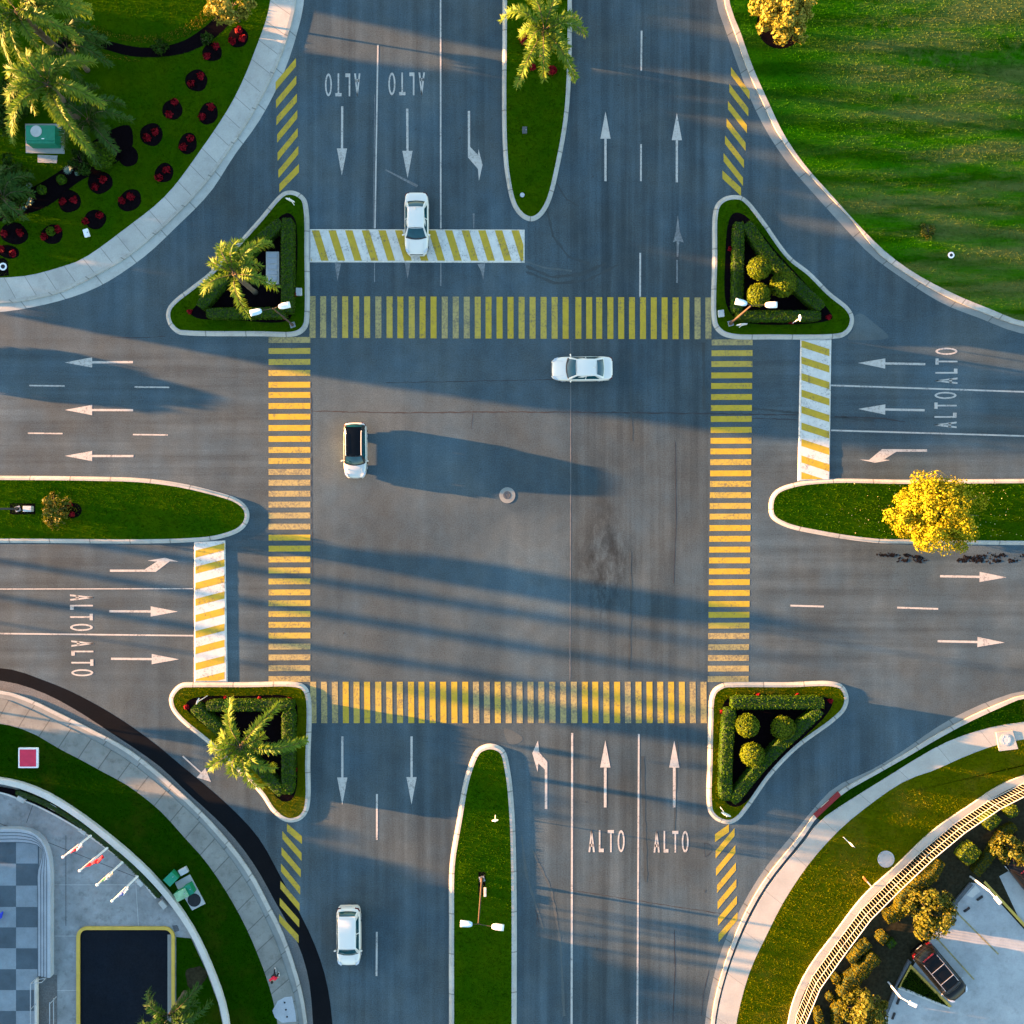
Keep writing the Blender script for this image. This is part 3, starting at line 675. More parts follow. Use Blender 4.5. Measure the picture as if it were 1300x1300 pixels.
Y3 = [M['yellow'], M['yellow2'], M['yellow3']]
def t3(c, off, sc): return [off + q / sc for q in c]
K = 1300 / 330
nx = t3([283, 336, 391, 446, 501, 556, 612, 668, 722, 779, 833, 888, 944, 999, 1054, 1109, 1163, 1218, 1273], 325, K) + t3([48, 103, 158, 213, 268, 332, 386, 436, 492, 546, 600, 655, 709, 763, 818, 872, 928, 982], 650, K)
nm = [2, 2, 2, 1, 1, 1, 2, 1, 0, 1, 0, 0, 2, 2, 2, 1, 0, 0, 0, 1, 1, 1, 1, 0, 0, 0, 0, 0, 0, 0, 0, 0, 0, 0, 1, 2, 2]
pl = []
for x in nx:
    y0 = 376 + (x - 395) / 500 * 1.7; pl.append([(x - 3.8, y0), (x + 3.8, y0), (x + 3.8, y0 + 53), (x - 3.8, y0 + 53)])
flat('crosswalk', pl, Y3, 'yellow striped crosswalk across the top arm of the junction, between the two upper islands', 'crosswalk', 'yellow zebra crosswalks around the junction', mi=nm)
sx = t3([287, 341, 395, 449, 503, 556, 612, 667, 720, 776, 828, 883, 937, 992, 1047, 1101, 1155, 1209, 1263], 325, K) + t3([38, 93, 147, 202, 256, 310, 365, 417, 472, 526, 580, 633, 688, 742, 796, 850, 904, 958], 650, K)
sm = [2, 2, 2, 0, 1, 0, 1, 1, 1, 0, 0, 0, 0, 0, 0, 2, 2, 1, 2, 2, 2, 2, 2, 2, 2, 0, 0, 1, 0, 2, 1, 0, 1, 0, 1, 2, 2]
pl = [[(x - 4, 865.5), (x + 3.6, 865.5), (x + 4, 918), (x - 3.6, 918)] for x in sx]
flat('crosswalk', pl, Y3, 'yellow striped crosswalk across the bottom arm, just above the arrows and the lower median', 'crosswalk', 'yellow zebra crosswalks around the junction', mi=sm)
wy = t3([420, 475, 530, 585, 644, 695, 750, 804, 860, 915, 970, 1025, 1080, 1134, 1189, 1243, 1298], 325, K) + t3([73, 128, 183, 237, 292, 347, 402, 456, 510, 564, 618, 673, 727, 781, 835], 650, K)
wm = [2, 1, 1, 1, 0, 0, 0, 0, 0, 0, 1, 1, 2, 2, 2, 2, 2, 2, 0, 0, 1, 1, 1, 1, 1, 1, 1, 1, 2, 2, 2, 2]
pl = [[(341, y - 3.6), (394, y - 3.8), (394, y + 3.6), (341, y + 3.8)] for y in wy]
flat('crosswalk', pl, Y3, 'yellow striped crosswalk across the left arm, nearest the black roofed car', 'crosswalk', 'yellow zebra crosswalks around the junction', mi=wm)
ey = t3([432, 486, 540, 597, 650, 705, 760, 815, 870, 924, 977, 1031, 1087, 1140, 1196, 1250, 1303], 325, K) + t3([80, 134, 188, 242, 297, 351, 405, 460, 514, 568, 620, 676, 730, 783, 835], 650, K)
em = [2, 1, 1, 0, 0, 0, 0, 0, 0, 0, 0, 1, 0, 1, 1, 1, 1, 0, 0, 0, 0, 0, 0, 0, 0, 0, 1, 2, 2, 2, 2, 2]
pl = []
for y in ey:
    x0 = 903.5 - (y - 432) / 430 * 5; pl.append([(x0, y - 3.6), (x0 + 52, y - 3.8), (x0 + 52, y + 3.6), (x0, y + 3.8)])
flat('crosswalk', pl, Y3, 'yellow striped crosswalk across the right arm, left of the median with the golden tree', 'crosswalk', 'yellow zebra crosswalks around the junction', mi=em)

def hatch(a, b, ox, oy, h, label, right=True):
    pl = []
    for (p, q) in zip(a, b):
        u = (ox + p[0] / K, oy + p[1] / K); v = (ox + q[0] / K, oy + q[1] / K)
        pl.append([u, (u[0], u[1] + h), v, (v[0], v[1] - h)])
    flat('hatched_marking', pl, [M['yellow']], label, 'road marking', 'yellow hatched stripes beside the slip lanes')
hatch([(200, 290), (202, 378), (205, 468), (207, 550), (209, 640), (212, 730), (215, 820)], [(98, 452), (100, 542), (102, 627), (106, 714), (108, 805), (112, 892), (117, 962)], 325, 0, 10.5, 'yellow slanted hatch stripes above the upper left island')
hatch([(1095, 335), (1087, 420), (1080, 505), (1073, 592), (1065, 678), (1058, 765), (1052, 852)], [(1188, 498), (1182, 583), (1175, 667), (1168, 755), (1160, 842), (1155, 930), (1145, 980)], 650, 0, 10.5, 'yellow slanted hatch stripes above the upper right island')
hatch([(155, 297), (132, 335), (128, 415), (125, 497), (122, 583), (119, 668), (116, 750)], [(230, 400), (228, 484), (224, 567), (221, 653), (218, 737), (216, 817), (213, 895)], 325, 970, 10, 'yellow slanted hatch stripes below the lower left island, on the dark asphalt edge')
hatch([(1085, 300), (1113, 320), (1117, 405), (1120, 492), (1122, 575), (1125, 658), (1128, 740)], [(1015, 390), (1018, 472), (1020, 560), (1025, 645), (1028, 727), (1030, 808), (1033, 890)], 650, 970, 10, 'yellow slanted hatch stripes below the lower right island')

# speed tables, raised with ramps
def bump(poly, stripes, label, z=.085, axis='x', mi=1):
    """poly: 4 corners px; raised table with 4 sloped sides; stripes: yellow polys on top"""
    t = thing('speed_table', label, 'speed bump', W2((sum(p[0] for p in poly) / 4, sum(p[1] for p in poly) / 4)), group='white and yellow speed tables')
    q = [Vector(p) for p in poly]; ins = inset(q, 1.2) if False else q
    c = sum(q, Vector((0, 0))) / 4
    top = []
    for p in q:
        d = p - c; top.append(Vector((p.x - math.copysign(1.6, d.x), p.y - math.copysign(1.6, d.y))))
    mb = MB(); V = [W2(p, 0) for p in q] + [W2(p, z) for p in top]
    mb.add(V, [(4, 7, 6, 5), (0, 4, 5, 1), (1, 5, 6, 2), (2, 6, 7, 3), (3, 7, 4, 0)]); mb.build('ramp', M['white2'], t)
    mb = MB()
    for s_ in stripes:
        w = [W2(p, z + .004) for p in s_]; ar = sum(w[k].x * w[(k + 1) % len(w)].y - w[(k + 1) % len(w)].x * w[k].y for k in range(len(w)))
        mb.sheet(w if ar > 0 else w[::-1])
    mb.build('yellow_stripe', M['yellow'], t)
def clipy(x0, x1, x2, x3, y0, y1, lo, hi):
    """parallelogram top edge x0..x1 at y0, bottom edge x3..x2 at y1, clipped to lo<=x<=hi"""
    pts = [(x0, y0), (x1, y0), (x2, y1), (x3, y1)]
    def clip(pts, f, g):
        out = []
        for i in range(len(pts)):
            a, b = pts[i - 1], pts[i]
            if f(a) != f(b): t_ = g(a, b); out.append((a[0] + (b[0] - a[0]) * t_, a[1] + (b[1] - a[1]) * t_))
            if f(b): out.append(b)
        return out
    pts = clip(pts, lambda p: p[0] >= lo, lambda a, b: (lo - a[0]) / (b[0] - a[0])); pts = clip(pts, lambda p: p[0] <= hi, lambda a, b: (hi - a[0]) / (b[0] - a[0])) if pts else pts
    return pts
st = []
for k in range(-1, 14):
    x = 396 + 21.1 * k; p = clipy(x, x + 9.5, x + 21.5, x + 12, 292.8, 331.4, 395, 664.5)
    if len(p) > 2: st.append(p)
bump([(393, 291), (666, 291.5), (666, 333.5), (393, 333)], st, 'raised white and yellow striped speed table under the white car in the upper arm')
def vstripes(xa, xb, y0, y1, first, step, w, sh):
    out = []
    for k in range(-2, 14):
        y = first + step * k
        p = clipy(y, y + w, y + w + sh, y + sh, xa, xb, y0, y1)
        if len(p) > 2: out.append([(q[1], q[0]) for q in p])
    return out
bump([(1016, 431), (1055.5, 431), (1053, 610), (1012.5, 611)], vstripes(1017, 1052.5, 433, 608.5, 432, 20.9, 9, 11.5), 'raised white and yellow striped speed table in the right arm beside the upper right island')
bump([(246.5, 688), (286, 686), (289, 866), (246.5, 866)], vstripes(248.5, 285.5, 689, 864, 699, 20.4, 9, -9.5), 'raised white and yellow striped speed table in the left arm above the lower left island')

# arrows
GA = 'white lane arrows painted on the road'
def arrow(tip, tail, label, w=2.8, hw=13, hl=34.5, mat='white'):
    t_, a = Vector(tip), Vector(tail); d = (t_ - a).normalized(); n = Vector((-d.y, d.x)); b = t_ - d * hl
    pl = [a - n * w / 2, b - n * w / 2, b - n * hw / 2, t_, b + n * hw / 2, b + n * w / 2, a + n * w / 2]
    flat('lane_arrow', [[tuple(p) for p in pl]], [M[mat]], label, 'lane arrow', GA)
def TT(i, j, pts): return [(325 * i + (0 if i < 3 else -5) + p[0] / K, (0, 325, 650, 970)[j] + p[1] / K) for p in pts]
arrow((434, 223), (434.5, 135), 'straight arrow pointing down in the leftmost lane of the upper arm, below its stop word')
arrow((517.5, 226), (517, 138), 'straight arrow pointing down just above the white car on the speed table')
arrow((768.7, 141.6), (768.7, 230), 'straight arrow pointing up in the upper arm, nearer the palm median')
arrow((859.3, 143.5), (859.2, 231.5), 'straight arrow pointing up in the upper arm, nearer the slip lane')
arrow((82.5, 460.3), (168.8, 459.7), 'topmost of the three left pointing arrows in the left arm')
arrow((82.5, 520.4), (169, 520.7), 'middle of the three left pointing arrows in the left arm')
arrow((82.5, 578.8), (169.5, 579), 'lowest of the three left pointing arrows in the left arm')
arrow((1089.3, 460.8), (1174.6, 462.3), 'upper left pointing arrow in the right arm, beside the speed table')
arrow((1089.3, 519.2), (1173.8, 520.8), 'lower left pointing arrow in the right arm, beside the speed table')
arrow((225.9, 776.4), (139, 776), 'upper right pointing straight arrow in the left arm before the speed table')
arrow((227.2, 837), (141, 836.3), 'lower right pointing straight arrow in the left arm before the speed table')
arrow((1278, 733), (1193.4, 731.5), 'right pointing arrow in the right arm just below the golden tree')
arrow((1275.3, 815.7), (1190.3, 814), 'right pointing arrow in the right arm, the lower of the two')
arrow((434.6, 1021.5), (434.6, 934.8), 'down pointing arrow in the lower arm nearer the lower left island')
arrow((522.5, 1021), (522.5, 934.8), 'down pointing arrow in the lower arm nearer the median')
arrow((768.5, 939.8), (768.3, 1025), 'up pointing straight arrow in the lower arm above the left stop word', 3.4)
arrow((856, 940), (856, 1025), 'up pointing straight arrow in the lower arm above the right stop word', 3.4)
arrow((267.8, 992.5), (232, 960), 'thin slanted arrow in the slip lane beside the lower left palm', 1.8, 16, 17)
TURN = [(1059, 555), (1071, 555), (1071, 735), (1110, 775), (1113, 745), (1133, 825), (1115, 905), (1110, 845), (1060, 787)]
flat('turn_arrow', [TT(1, 0, TURN)], [M['white']], 'bent turn arrow in the upper arm beside the median', 'lane arrow', GA)
flat('turn_arrow', [TT(3, 1, [(815, 967), (815, 979), (662, 979), (600, 1017), (630, 1021), (555, 1034), (478, 1018), (525, 1020), (590, 966)])], [M['white']], 'bent turn arrow in the right arm above the golden tree', 'lane arrow', GA)
flat('turn_arrow', [TT(0, 2, [(550, 288), (550, 299), (780, 299), (850, 246), (893, 248), (825, 229), (738, 243), (785, 248), (722, 288)])], [M['white']], 'bent turn arrow in the left arm under the left median', 'lane arrow', GA)
flat('turn_arrow', [[(691.7, 1027), (694.8, 1027), (694.8, 967), (684.5, 955), (683, 940), (675.8, 956), (682.5, 980), (683.5, 969), (691.7, 977)]], [M['white']], 'bent turn arrow in the lower arm beside the median tip', 'lane arrow', GA)
# ghosts of old arrows
GG = 'worn ghost marks of old arrows'
for pl, lb in (([[(860.5, 273), (863, 294), (868, 308), (862.5, 306), (861, 326), (859, 326), (859, 306), (854.5, 307.5), (858, 294)]], 'worn ghost of an old arrow in the upper arm, right lane above the crosswalk'),
               ([[(425, 334), (433, 334), (428.5, 357)]], 'worn ghost arrow tip under the speed table, leftmost lane'),
               ([[(514, 334), (521, 334), (517.5, 354)]], 'worn ghost arrow tip under the speed table, below the white car'),
               ([[(606, 335), (616, 334), (613.5, 356), (611, 345)]], 'worn ghost of a turn arrow tip under the speed table'),
               ([[(858.5, 330), (860.5, 330), (860.5, 359), (858.5, 359)]], 'worn ghost of an arrow shaft above the upper crosswalk'),
               ([[(488.5, 216), (490, 215), (531, 235), (529, 238)]], 'faint white scrape mark above the white car'),
               ([[(600, 271), (602.5, 271), (602, 290), (601, 290)]], 'short worn white tick above the speed table')):
    flat('ghost_marking', pl, [M['ghost']], lb, 'road marking', GG)

# lane lines
GL = 'white lane lines'
def line(a, b, w, label, mat='white'):
    a, b = Vector(a), Vector(b); d = (b - a).normalized(); n = Vector((-d.y, d.x)) * w / 2
    flat('lane_line', [[tuple(a - n), tuple(b - n), tuple(b + n), tuple(a + n)]], [M[mat]], label, 'lane line', GL, z=.007)
line((479.8, 57), (476, 290), 1.9, 'long solid white line between the two stop lanes of the upper arm')
line((475.8, 120), (474, 290), .8, 'thin faded twin of the solid line in the upper arm', 'ghost')
line((559, -300), (559.6, 290), 1.9, 'long solid white line left of the turn arrow in the upper arm')
line((475.5, 334), (475.5, 358), 1., 'faded stub of lane line above the upper crosswalk, left one', 'ghost')
line((559.7, 334), (559.6, 363), 1.6, 'stub of lane line above the upper crosswalk, right one', 'ghost')
line((814.5, 39), (814, 90), 2.2, 'top dash of the dashed line in the upper arm'); line((813.8, 183), (813.6, 230), 2.2, 'dash between the two up pointing arrows in the upper arm'); line((812.8, 321), (812.6, 377), 2.2, 'dash touching the upper crosswalk')
for (a, b, y, n_) in ((147, 323, 648, 'far left dash under the topmost left pointing arrow'), (673, 847, 655, 'near dash under the topmost left pointing arrow'), (140, 313, 886, 'far left dash above the lowest left pointing arrow'), (665, 840, 893, 'near dash above the lowest left pointing arrow')):
    line((a / K, 325 + y / K), (b / K, 325 + (y + 2) / K), 1.8, n_)
line((1055, 489.2), (1420, 501.5), 2, 'upper solid white line in the right arm, through the stop words'); line((1055, 546.3), (1420, 557), 2, 'lower solid white line in the right arm, above the turn arrow')
line((-300, 748.5), (245, 747.3), 1.3, 'thin upper solid white line in the left arm under the turn arrow'); line((-300, 800), (0, 804.3), 1.9, 'continuation of the lower solid white line at the left edge'); line((0, 804.3), (245.5, 807), 1.9, 'lower solid white line in the left arm between the stop words')
line((1003.5, 768.8), (1046, 770), 2.2, 'near dash of the dashed line in the right arm'); line((1139, 771.3), (1191, 773), 2.2, 'far dash of the dashed line in the right arm')
line((478.5, 1008), (478.5, 1066), 2.4, 'dash between the two down pointing arrows in the lower arm'); line((478.4, 1183), (478, 1239), 2.4, 'dash beside the white hatchback in the lower arm')
line((726.4, 930.5), (725, 1600), 2.6, 'long solid white line left of the lower stop words'); line((811, 931.8), (807.5, 1600), 2.2, 'long solid white line between the lower stop words')

# the word ALTO
def letters():
    """polygons in a unit cell: width 46, height 28 (x right, y down)"""
    out = []
    out += [[(0, 28), (2.2, 28), (4.9, 2.5), (4.4, 0), (3.4, 0)], [(3.4, 0), (4.6, 0), (8.2, 28), (5.9, 28), (3.6, 3.5)], [(1.7, 17.5), (6.3, 17.5), (6.6, 21), (1.4, 21)]]
    out += [[(13.2, 0), (15.2, 0), (15.2, 28), (13.2, 28)], [(15.2, 23.5), (19.5, 23.5), (19.5, 28), (15.2, 28)]]
    out += [[(24.5, 0), (32.5, 0), (32.5, 4), (24.5, 4)], [(27.6, 4), (29.6, 4), (29.6, 28), (27.6, 28)]]
    n = 20
    for k in range(n):
        a, b = 2 * math.pi * k / n, 2 * math.pi * (k + 1) / n
        f = lambda t_, rx, ry: (41.5 + rx * math.cos(t_), 14 + ry * math.sin(t_))
        out.append([f(a, 4.5, 14), f(b, 4.5, 14), f(b, 2.5, 11), f(a, 2.5, 11)])
    return out
def word(x0, y0, w, h, rot, label):
    """upper-left start of the word; rot = 0 upright, 180 upside-down, 90 reads upwards, -90 reads downwards"""
    pl = []
    for g in letters():
        q = []
        for (x, y) in g:
            u, v = x / 46, y / 28
            if rot == 0: q.append((x0 + u * w, y0 + v * h))
            elif rot == 180: q.append((x0 + w - u * w, y0 + h - v * h))
            elif rot == 90: q.append((x0 + v * w, y0 + h - u * h))
            else: q.append((x0 + w - v * w, y0 + u * h))
        pl.append(q)
    flat('stop_word', pl, [M['white']], label, 'road lettering', 'ALTO words painted on the road')
word(747, 1053.8, 46, 28, 0, 'left of the two upright ALTO words in the lower arm'); word(829.7, 1054.8, 44.5, 27.5, 0, 'right of the two upright ALTO words in the lower arm')
word(412.6, 93.3, 45, 29, 180, 'upside down ALTO word in the leftmost lane of the upper arm'); word(493, 92, 46.5, 29, 180, 'upside down ALTO word in the middle lane of the upper arm')
word(1187.5, 441.5, 28, 46, 90, 'ALTO word reading upwards in the right arm, upper one'); word(1186.3, 497.5, 28, 46, 90, 'ALTO word reading upwards in the right arm, lower one')
word(89, 754.5, 29, 46.5, -90, 'ALTO word reading downwards in the left arm, upper one'); word(90.6, 813, 28, 45.5, -90, 'ALTO word reading downwards in the left arm, lower one')
# ================================================================ CARS
def lerp(a, b, t): return a + (b - a) * t
def interp(tab, x):
    if x <= tab[0][0]: return tab[0][1]
    for (a, b), (c, d) in zip(tab, tab[1:]):
        if x <= c:
            t = (x - a) / (c - a); t = t * t * (3 - 2 * t) if False else t
            return lerp(b, d, t)
    return tab[-1][1]

def car(name, label, cat, px, py, ang, L=4.6, Wd=1.82, kind='sedan', paint='carwhite', roof=None, z=0.0, rails=None, group='cars on the junction', pitch=0):
    """ang: heading in degrees in world plan (0 = +X, 90 = up the picture). Local +Y is forward."""
    root = thing(name, label, cat, P(px, py, .9) * 1.0, math.radians(ang - 90), group)
    root.location.z = z
    if pitch: root.rotation_euler.x = pitch
    pm = M[paint]; hw = Wd / 2; hl = L / 2
    suv = kind != 'sedan'
    belt = 1.02 if suv else .93; zr = 1.62 if suv else 1.43
    if kind == 'hatch': zr = 1.56; belt = .98
    yb = hl - (.98 if suv else 1.12)                 # windscreen base
    yt = yb - (.62 if suv else .72)                  # windscreen top
    if kind == 'sedan': rb, rt = -hl + .62, -hl + 1.25
    else: rb, rt = -hl + .16, -hl + .55
    deck = [(-hl, .80), (-hl + .12, belt - .02), (rb, belt + .02), (0, belt), (yb, belt - .01), (yb + .35, belt - .06), (hl - .35, belt - .17), (hl - .1, belt - .30), (hl, belt - .42)]
    if kind != 'sedan': deck[0] = (-hl, .78); deck[1] = (-hl + .08, belt - .04)
    wid = [(-hl, .74), (-hl + .08, .85), (-hl + .3, .945), (-hl + .7, .985), (-.4, 1.0), (.4, .995), (hl - 1.2, .985), (hl - .7, .955), (hl - .35, .885), (hl - .14, .77), (hl, .62)]
    wy = (hl - .88, -hl + .86); wr = .35 if suv else .32
    ys = sorted(set([-hl, -hl + .04, -hl + .08, -hl + .16, -hl + .28, hl, hl - .03, hl - .08, hl - .14, hl - .22, hl - .34] + [w + wr * 1.12 * math.cos(k * math.pi / 8) for w in wy for k in range(9)] + [q * .25 for q in range(-6, 7)]))
    rings = []
    for y in ys:
        w = hw * interp(wid, y); zt = interp(deck, y); zb = .21 if abs(y) < hl - .2 else .27
        for c in wy:
            d = wr * 1.12
            if abs(y - c) < d: zb = max(zb, wr + math.sqrt(d * d - (y - c) ** 2) * .98)
        zs = [zb, max(zb, .3), max(zb + .01, .46), max(zb + .03, .66), zt - .10, zt - .035, zt, zt + .012, zt + .018]
        xs = [w * .95, w * .985, w, w * .992, w * .955, w * .915, w * .84, w * .45, 0]
        if zs[4] < zs[3]: zs[3] = zs[4] - .02
        half = [(x_, z_) for x_, z_ in zip(xs, zs)]
        ring = [Vector((-a, y, b)) for a, b in half] + [Vector((a, y, b)) for a, b in half[:-1][::-1]]
        rings.append(ring)
    mb = MB(); mb.loft(rings, True, True); body = mb.build('body', pm, root, world=False, smooth=True)
    mod = body.modifiers.new('edge', 'EDGE_SPLIT'); mod.split_angle = math.radians(38)
    # dark sills and underside
    mb = MB(); mb.box((0, 0, .24), (Wd * .9, L * .86, .1)); mb.build('underbody', M['trim'], root, world=False)
    # cabin: roof, pillars, glass
    wbelt = hw * .90; wroof = hw * (.66 if not suv else .70)
    roofm = M[roof] if roof else pm
    def cab(y, u):      # point on roof shell, u -1..1
        x = wroof * u; crown = .045 * (1 - u * u) ; t = (y - rt) / (yt - rt); return Vector((x, y, zr - .04 + crown - .05 * (2 * t - 1) ** 2 + (.02 if suv else 0)))
    mb = MB(); n = 10; rr = []
    for i in range(n + 1):
        y = lerp(rt, yt, i / n); rr.append([Vector((-wroof * 1.03, y, cab(y, -1).z - .06))] + [cab(y, u / 5) for u in range(-5, 6)] + [Vector((wroof * 1.03, y, cab(y, 1).z - .06))])
    mb.loft(rr, False); mb.build('roof', roofm, root, world=False, smooth=True)
    def patch(p00, p10, p01, p11, u0, u1, v0, v1, bow0=0, bow1=0, off=0, nu=10, nv=5, bulge=.05):
        """p00,p10 = bottom left/right, p01,p11 = top left/right; bow in y at bottom/top"""
        rows = []; nrm = (p10 - p00).cross(p01 - p00).normalized()
        for j in range(nv + 1):
            v = lerp(v0, v1, j / nv); r = []
            for i in range(nu + 1):
                u = lerp(u0, u1, i / nu); p = p00.lerp(p10, u).lerp(p01.lerp(p11, u), v)
                s_ = 1 - (2 * u - 1) ** 2; p = p + Vector((0, lerp(bow0, bow1, v) * s_, 0)) + nrm * (off + bulge * math.sin(math.pi * v) * .6)
                r.append(p)
            rows.append(r)
        return rows
    zf = belt + .005; fz = cab(yt, 1).z - .0; bz = cab(rt, 1).z
    fl, fr = Vector((-wbelt, yb - .12, zf)), Vector((wbelt, yb - .12, zf)); tl, tr = Vector((-wroof, yt, fz)), Vector((wroof, yt, fz))
    bl, br = Vector((wbelt * .97, rb + .06, belt + .01)), Vector((-wbelt * .97, rb + .06, belt + .01)); ul, ur = Vector((wroof, rt, bz)), Vector((-wroof, rt, bz))
    frame = MB()
    frame.loft(patch(fr, fl, tr, tl, 0, 1, 0, 1, .16, .04), False)
    frame.loft(patch(br, bl, ur, ul, 0, 1, 0, 1, -.1, -.03), False)
    for s_ in (-1, 1):
        a = [Vector((s_ * wbelt, yb - .12, zf)), Vector((s_ * wbelt * 1.01, .2, belt)), Vector((s_ * wbelt * .97, rb + .06, belt + .01))]
        b = [Vector((s_ * wroof, yt, fz)), Vector((s_ * wroof * 1.02, (yt + rt) / 2, cab((yt + rt) / 2, 1).z)), Vector((s_ * wroof, rt, bz))]
        frame.loft([a, b], False)
    frame.build('pillars', M['trim'] if roof else pm, root, world=False, smooth=True)
    g = M['glassdark'] if paint == 'carblack' else M['glass']
    mb = MB(); mb.loft(patch(fr, fl, tr, tl, .055, .945, .06, .95, .16, .04, .012), False); ws = mb.build('windshield', g, root, world=False, smooth=True)
    mb = MB(); mb.loft(patch(fr, fl, tr, tl, .03, .97, -.03, .10, .17, .15, .018, bulge=.0), False); mb.build('cowl', M['trim'], root, world=False, smooth=True)
    mb = MB()
    for x_ in (-.35, .3): mb.tube([(x_ * hw, yb + .05, belt + .035), (x_ * hw + .25, yb - .10, belt + .10), (x_ * hw + .45, yb - .16, belt + .135)], .012, 5)
    mb.build('wiper', M['trim'], root, world=False)
    mb = MB(); mb.loft(patch(br, bl, ur, ul, .08, .92, .12, .93, -.1, -.03, .012), False); mb.build('rear_window', g, root, world=False, smooth=True)
    for s_ in (-1, 1):
        def sp(t, v, o):       # t 0 front .. 1 back
            a = Vector((s_ * wbelt, lerp(yb - .12, rb + .06, t), belt + .005)); b = Vector((s_ * wroof, lerp(yt, rt, t), lerp(fz, bz, t)))
            b.x *= 1 + .02 * (1 - (2 * t - 1) ** 2); p = a.lerp(b, v); return p + Vector((s_ * o, 0, o * .6))
        for (t0, t1) in ((.05, .47), (.50, .90)):
            mb = MB(); mb.loft([[sp(lerp(t0, t1, i / 5), v, .012) for i in range(6)] for v in (.08, .5, .90)], False); mb.build('side_window', g, root, world=False, smooth=True)
        # mirrors
        mb = MB(); mb.box((s_ * (wbelt + .14), yb - .28, belt + .03), (.20, .10, .13), s_ * .25, .9, .03); mb.build('mirror', pm if paint != 'carblack' else M['steel'], root, world=False)
        # lamps
        mb = MB(); yy = hl - .20; w = hw * .80
        pts = [(s_ * hw * .58, hl - .075), (s_ * hw * .83, hl - .22), (s_ * hw * .925, hl - .50), (s_ * hw * .80, hl - .42), (s_ * hw * .60, hl - .22)]
        mb.prism(pts, belt - .40, belt - .155); mb.build('headlight', M['headlamp'], root, world=False)
        mb = MB(); pts = [(s_ * hw * .58, -hl - .005), (s_ * hw * .84, -hl + .055), (s_ * hw * .95, -hl + .26), (s_ * hw * .80, -hl + .2), (s_ * hw * .58, -hl + .1)]
        mb.prism(pts, belt - .26, belt - .07); mb.build('tail_light', M['tail'], root, world=False)
    for c in wy:
        for s_ in (-1, 1):
            x = s_ * (hw - .13)
            mb = MB(); mb.loft([[Vector((x + s_ * o, c + r * math.cos(k * math.pi / 10), wr * .97 + r * math.sin(k * math.pi / 10))) for k in range(20)] for o, r in ((-.11, wr * .7), (-.11, wr * .95), (-.07, wr), (.06, wr), (.1, wr * .95), (.1, wr * .68), (.06, wr * .66))], True, True)
            wh = mb.build('wheel', M['tyre'], root, world=False, smooth=False)
            mb = MB()
            for k in range(5):
                a = 2 * math.pi * k / 5; mb.box((x + s_ * .085, c + .5 * wr * .66 * math.cos(a), wr * .97 + .5 * wr * .66 * math.sin(a)), (.02, wr * .66, .05)) if False else mb.tube([(x + s_ * .085, c, wr * .97), (x + s_ * .085, c + wr * .66 * math.cos(a), wr * .97 + wr * .66 * math.sin(a))], .03, 5)
            mb.tube([(x + s_ * .06, c, wr * .97), (x + s_ * .10, c, wr * .97)], .06, 10)
            rm = mb.build('rim', M['rim'], None, world=False); rm.parent = wh
    mb = MB(); mb.box((0, hl - .035, .52), (Wd * .55, .06, .16), 0, 1, .02); mb.build('grille', M['trim'], root, world=False)
    for c_ in ((0, hl + .0, .40), (0, -hl - .005, .62)):
        mb = MB(); mb.box(c_, (.5, .02, .11)); mb.build('number_plate', M['grey'], root, world=False)
    if kind == 'sedan' and paint != 'carblack':
        mb = MB(); mb.box((0, rt + .12, zr - .0), (.05, .18, .05), 0, .5); mb.build('antenna', M['carwhite'], root, world=False)
    if kind != 'sedan':      # tailgate spoiler
        mb = MB(); mb.box((0, rt - .05, zr - .075), (wroof * 1.9, .24, .05), 0, 1, .015); mb.build('spoiler', roofm, root, world=False)
    if rails:
        for s_ in (-1, 1):
            pts = []
            for i in range(9):
                y = lerp(rt + .1, yt - .02, i / 8); q = cab(y, s_ * .93); pts.append((q.x, y, q.z + (.055 if 0 < i < 8 else .0)))
            mb = MB(); mb.tube(pts, .018, 6); mb.build('roof_rail', M[rails], root, world=False)
    if paint == 'carblack':
        for y in (lerp(rt, yt, .35), lerp(rt, yt, .75)):
            mb = MB(); mb.box((0, y, zr + .045), (wroof * 1.85, .035, .025)); mb.build('crossbar', M['rim'], root, world=False)
        mb = MB(); mb.box((0, rt - .1, zr - .03), (wroof * 1.5, .1, .03), 0, 1, .01); mb.build('brake_light', M['tail'], root, world=False)
    # shut lines
    for s_ in (-1, 1):
        mb = MB(); mb.box((s_ * hw * .60, lerp(yb, hl, .42), lerp(belt, belt - .13, .42) + .006), (.012, (hl - yb) * .62, .02), -s_ * .16)
        mb.build('bonnet_line', M['grey'] if paint != 'carblack' else M['trim'], root, world=False)
    return root

car('sedan', 'white sedan with white roof driving down across the speed table in the upper arm', 'car', 528.5, 283.5, -90, 4.55, 1.80, 'sedan', z=.05)
car('sedan', 'white sedan heading left just under the upper crosswalk in the middle of the junction', 'car', 739, 467.5, 180.5, 4.50, 1.83, 'sedan')
car('suv', 'silver white SUV with black roof and pale roof rails, nearest the left crosswalk', 'car', 450.5, 571.5, -90, 4.1, 1.74, 'hatch', paint='carsilver', roof='glassdark', rails='whitem')
car('hatchback', 'white hatchback with tinted side windows driving down the lower arm left of the median', 'car', 442, 1190.5, -89.5, 4.35, 1.82, 'hatch')
car('suv', 'black SUV with light roof rails and crossbars, parked on the pale lot beside the planter', 'car', 1194.5, 1235.5, -50, 4.75, 1.86, 'suv', paint='carblack', rails='rim', z=.075, group='cars in the corner car park')
car('sedan', 'dark sedan cut by the right edge of the picture, parked beside the shrub bed', 'car', 1310, 1116, -52, 4.6, 1.82, 'sedan', paint='carblack', z=.075, group='cars in the corner car park')

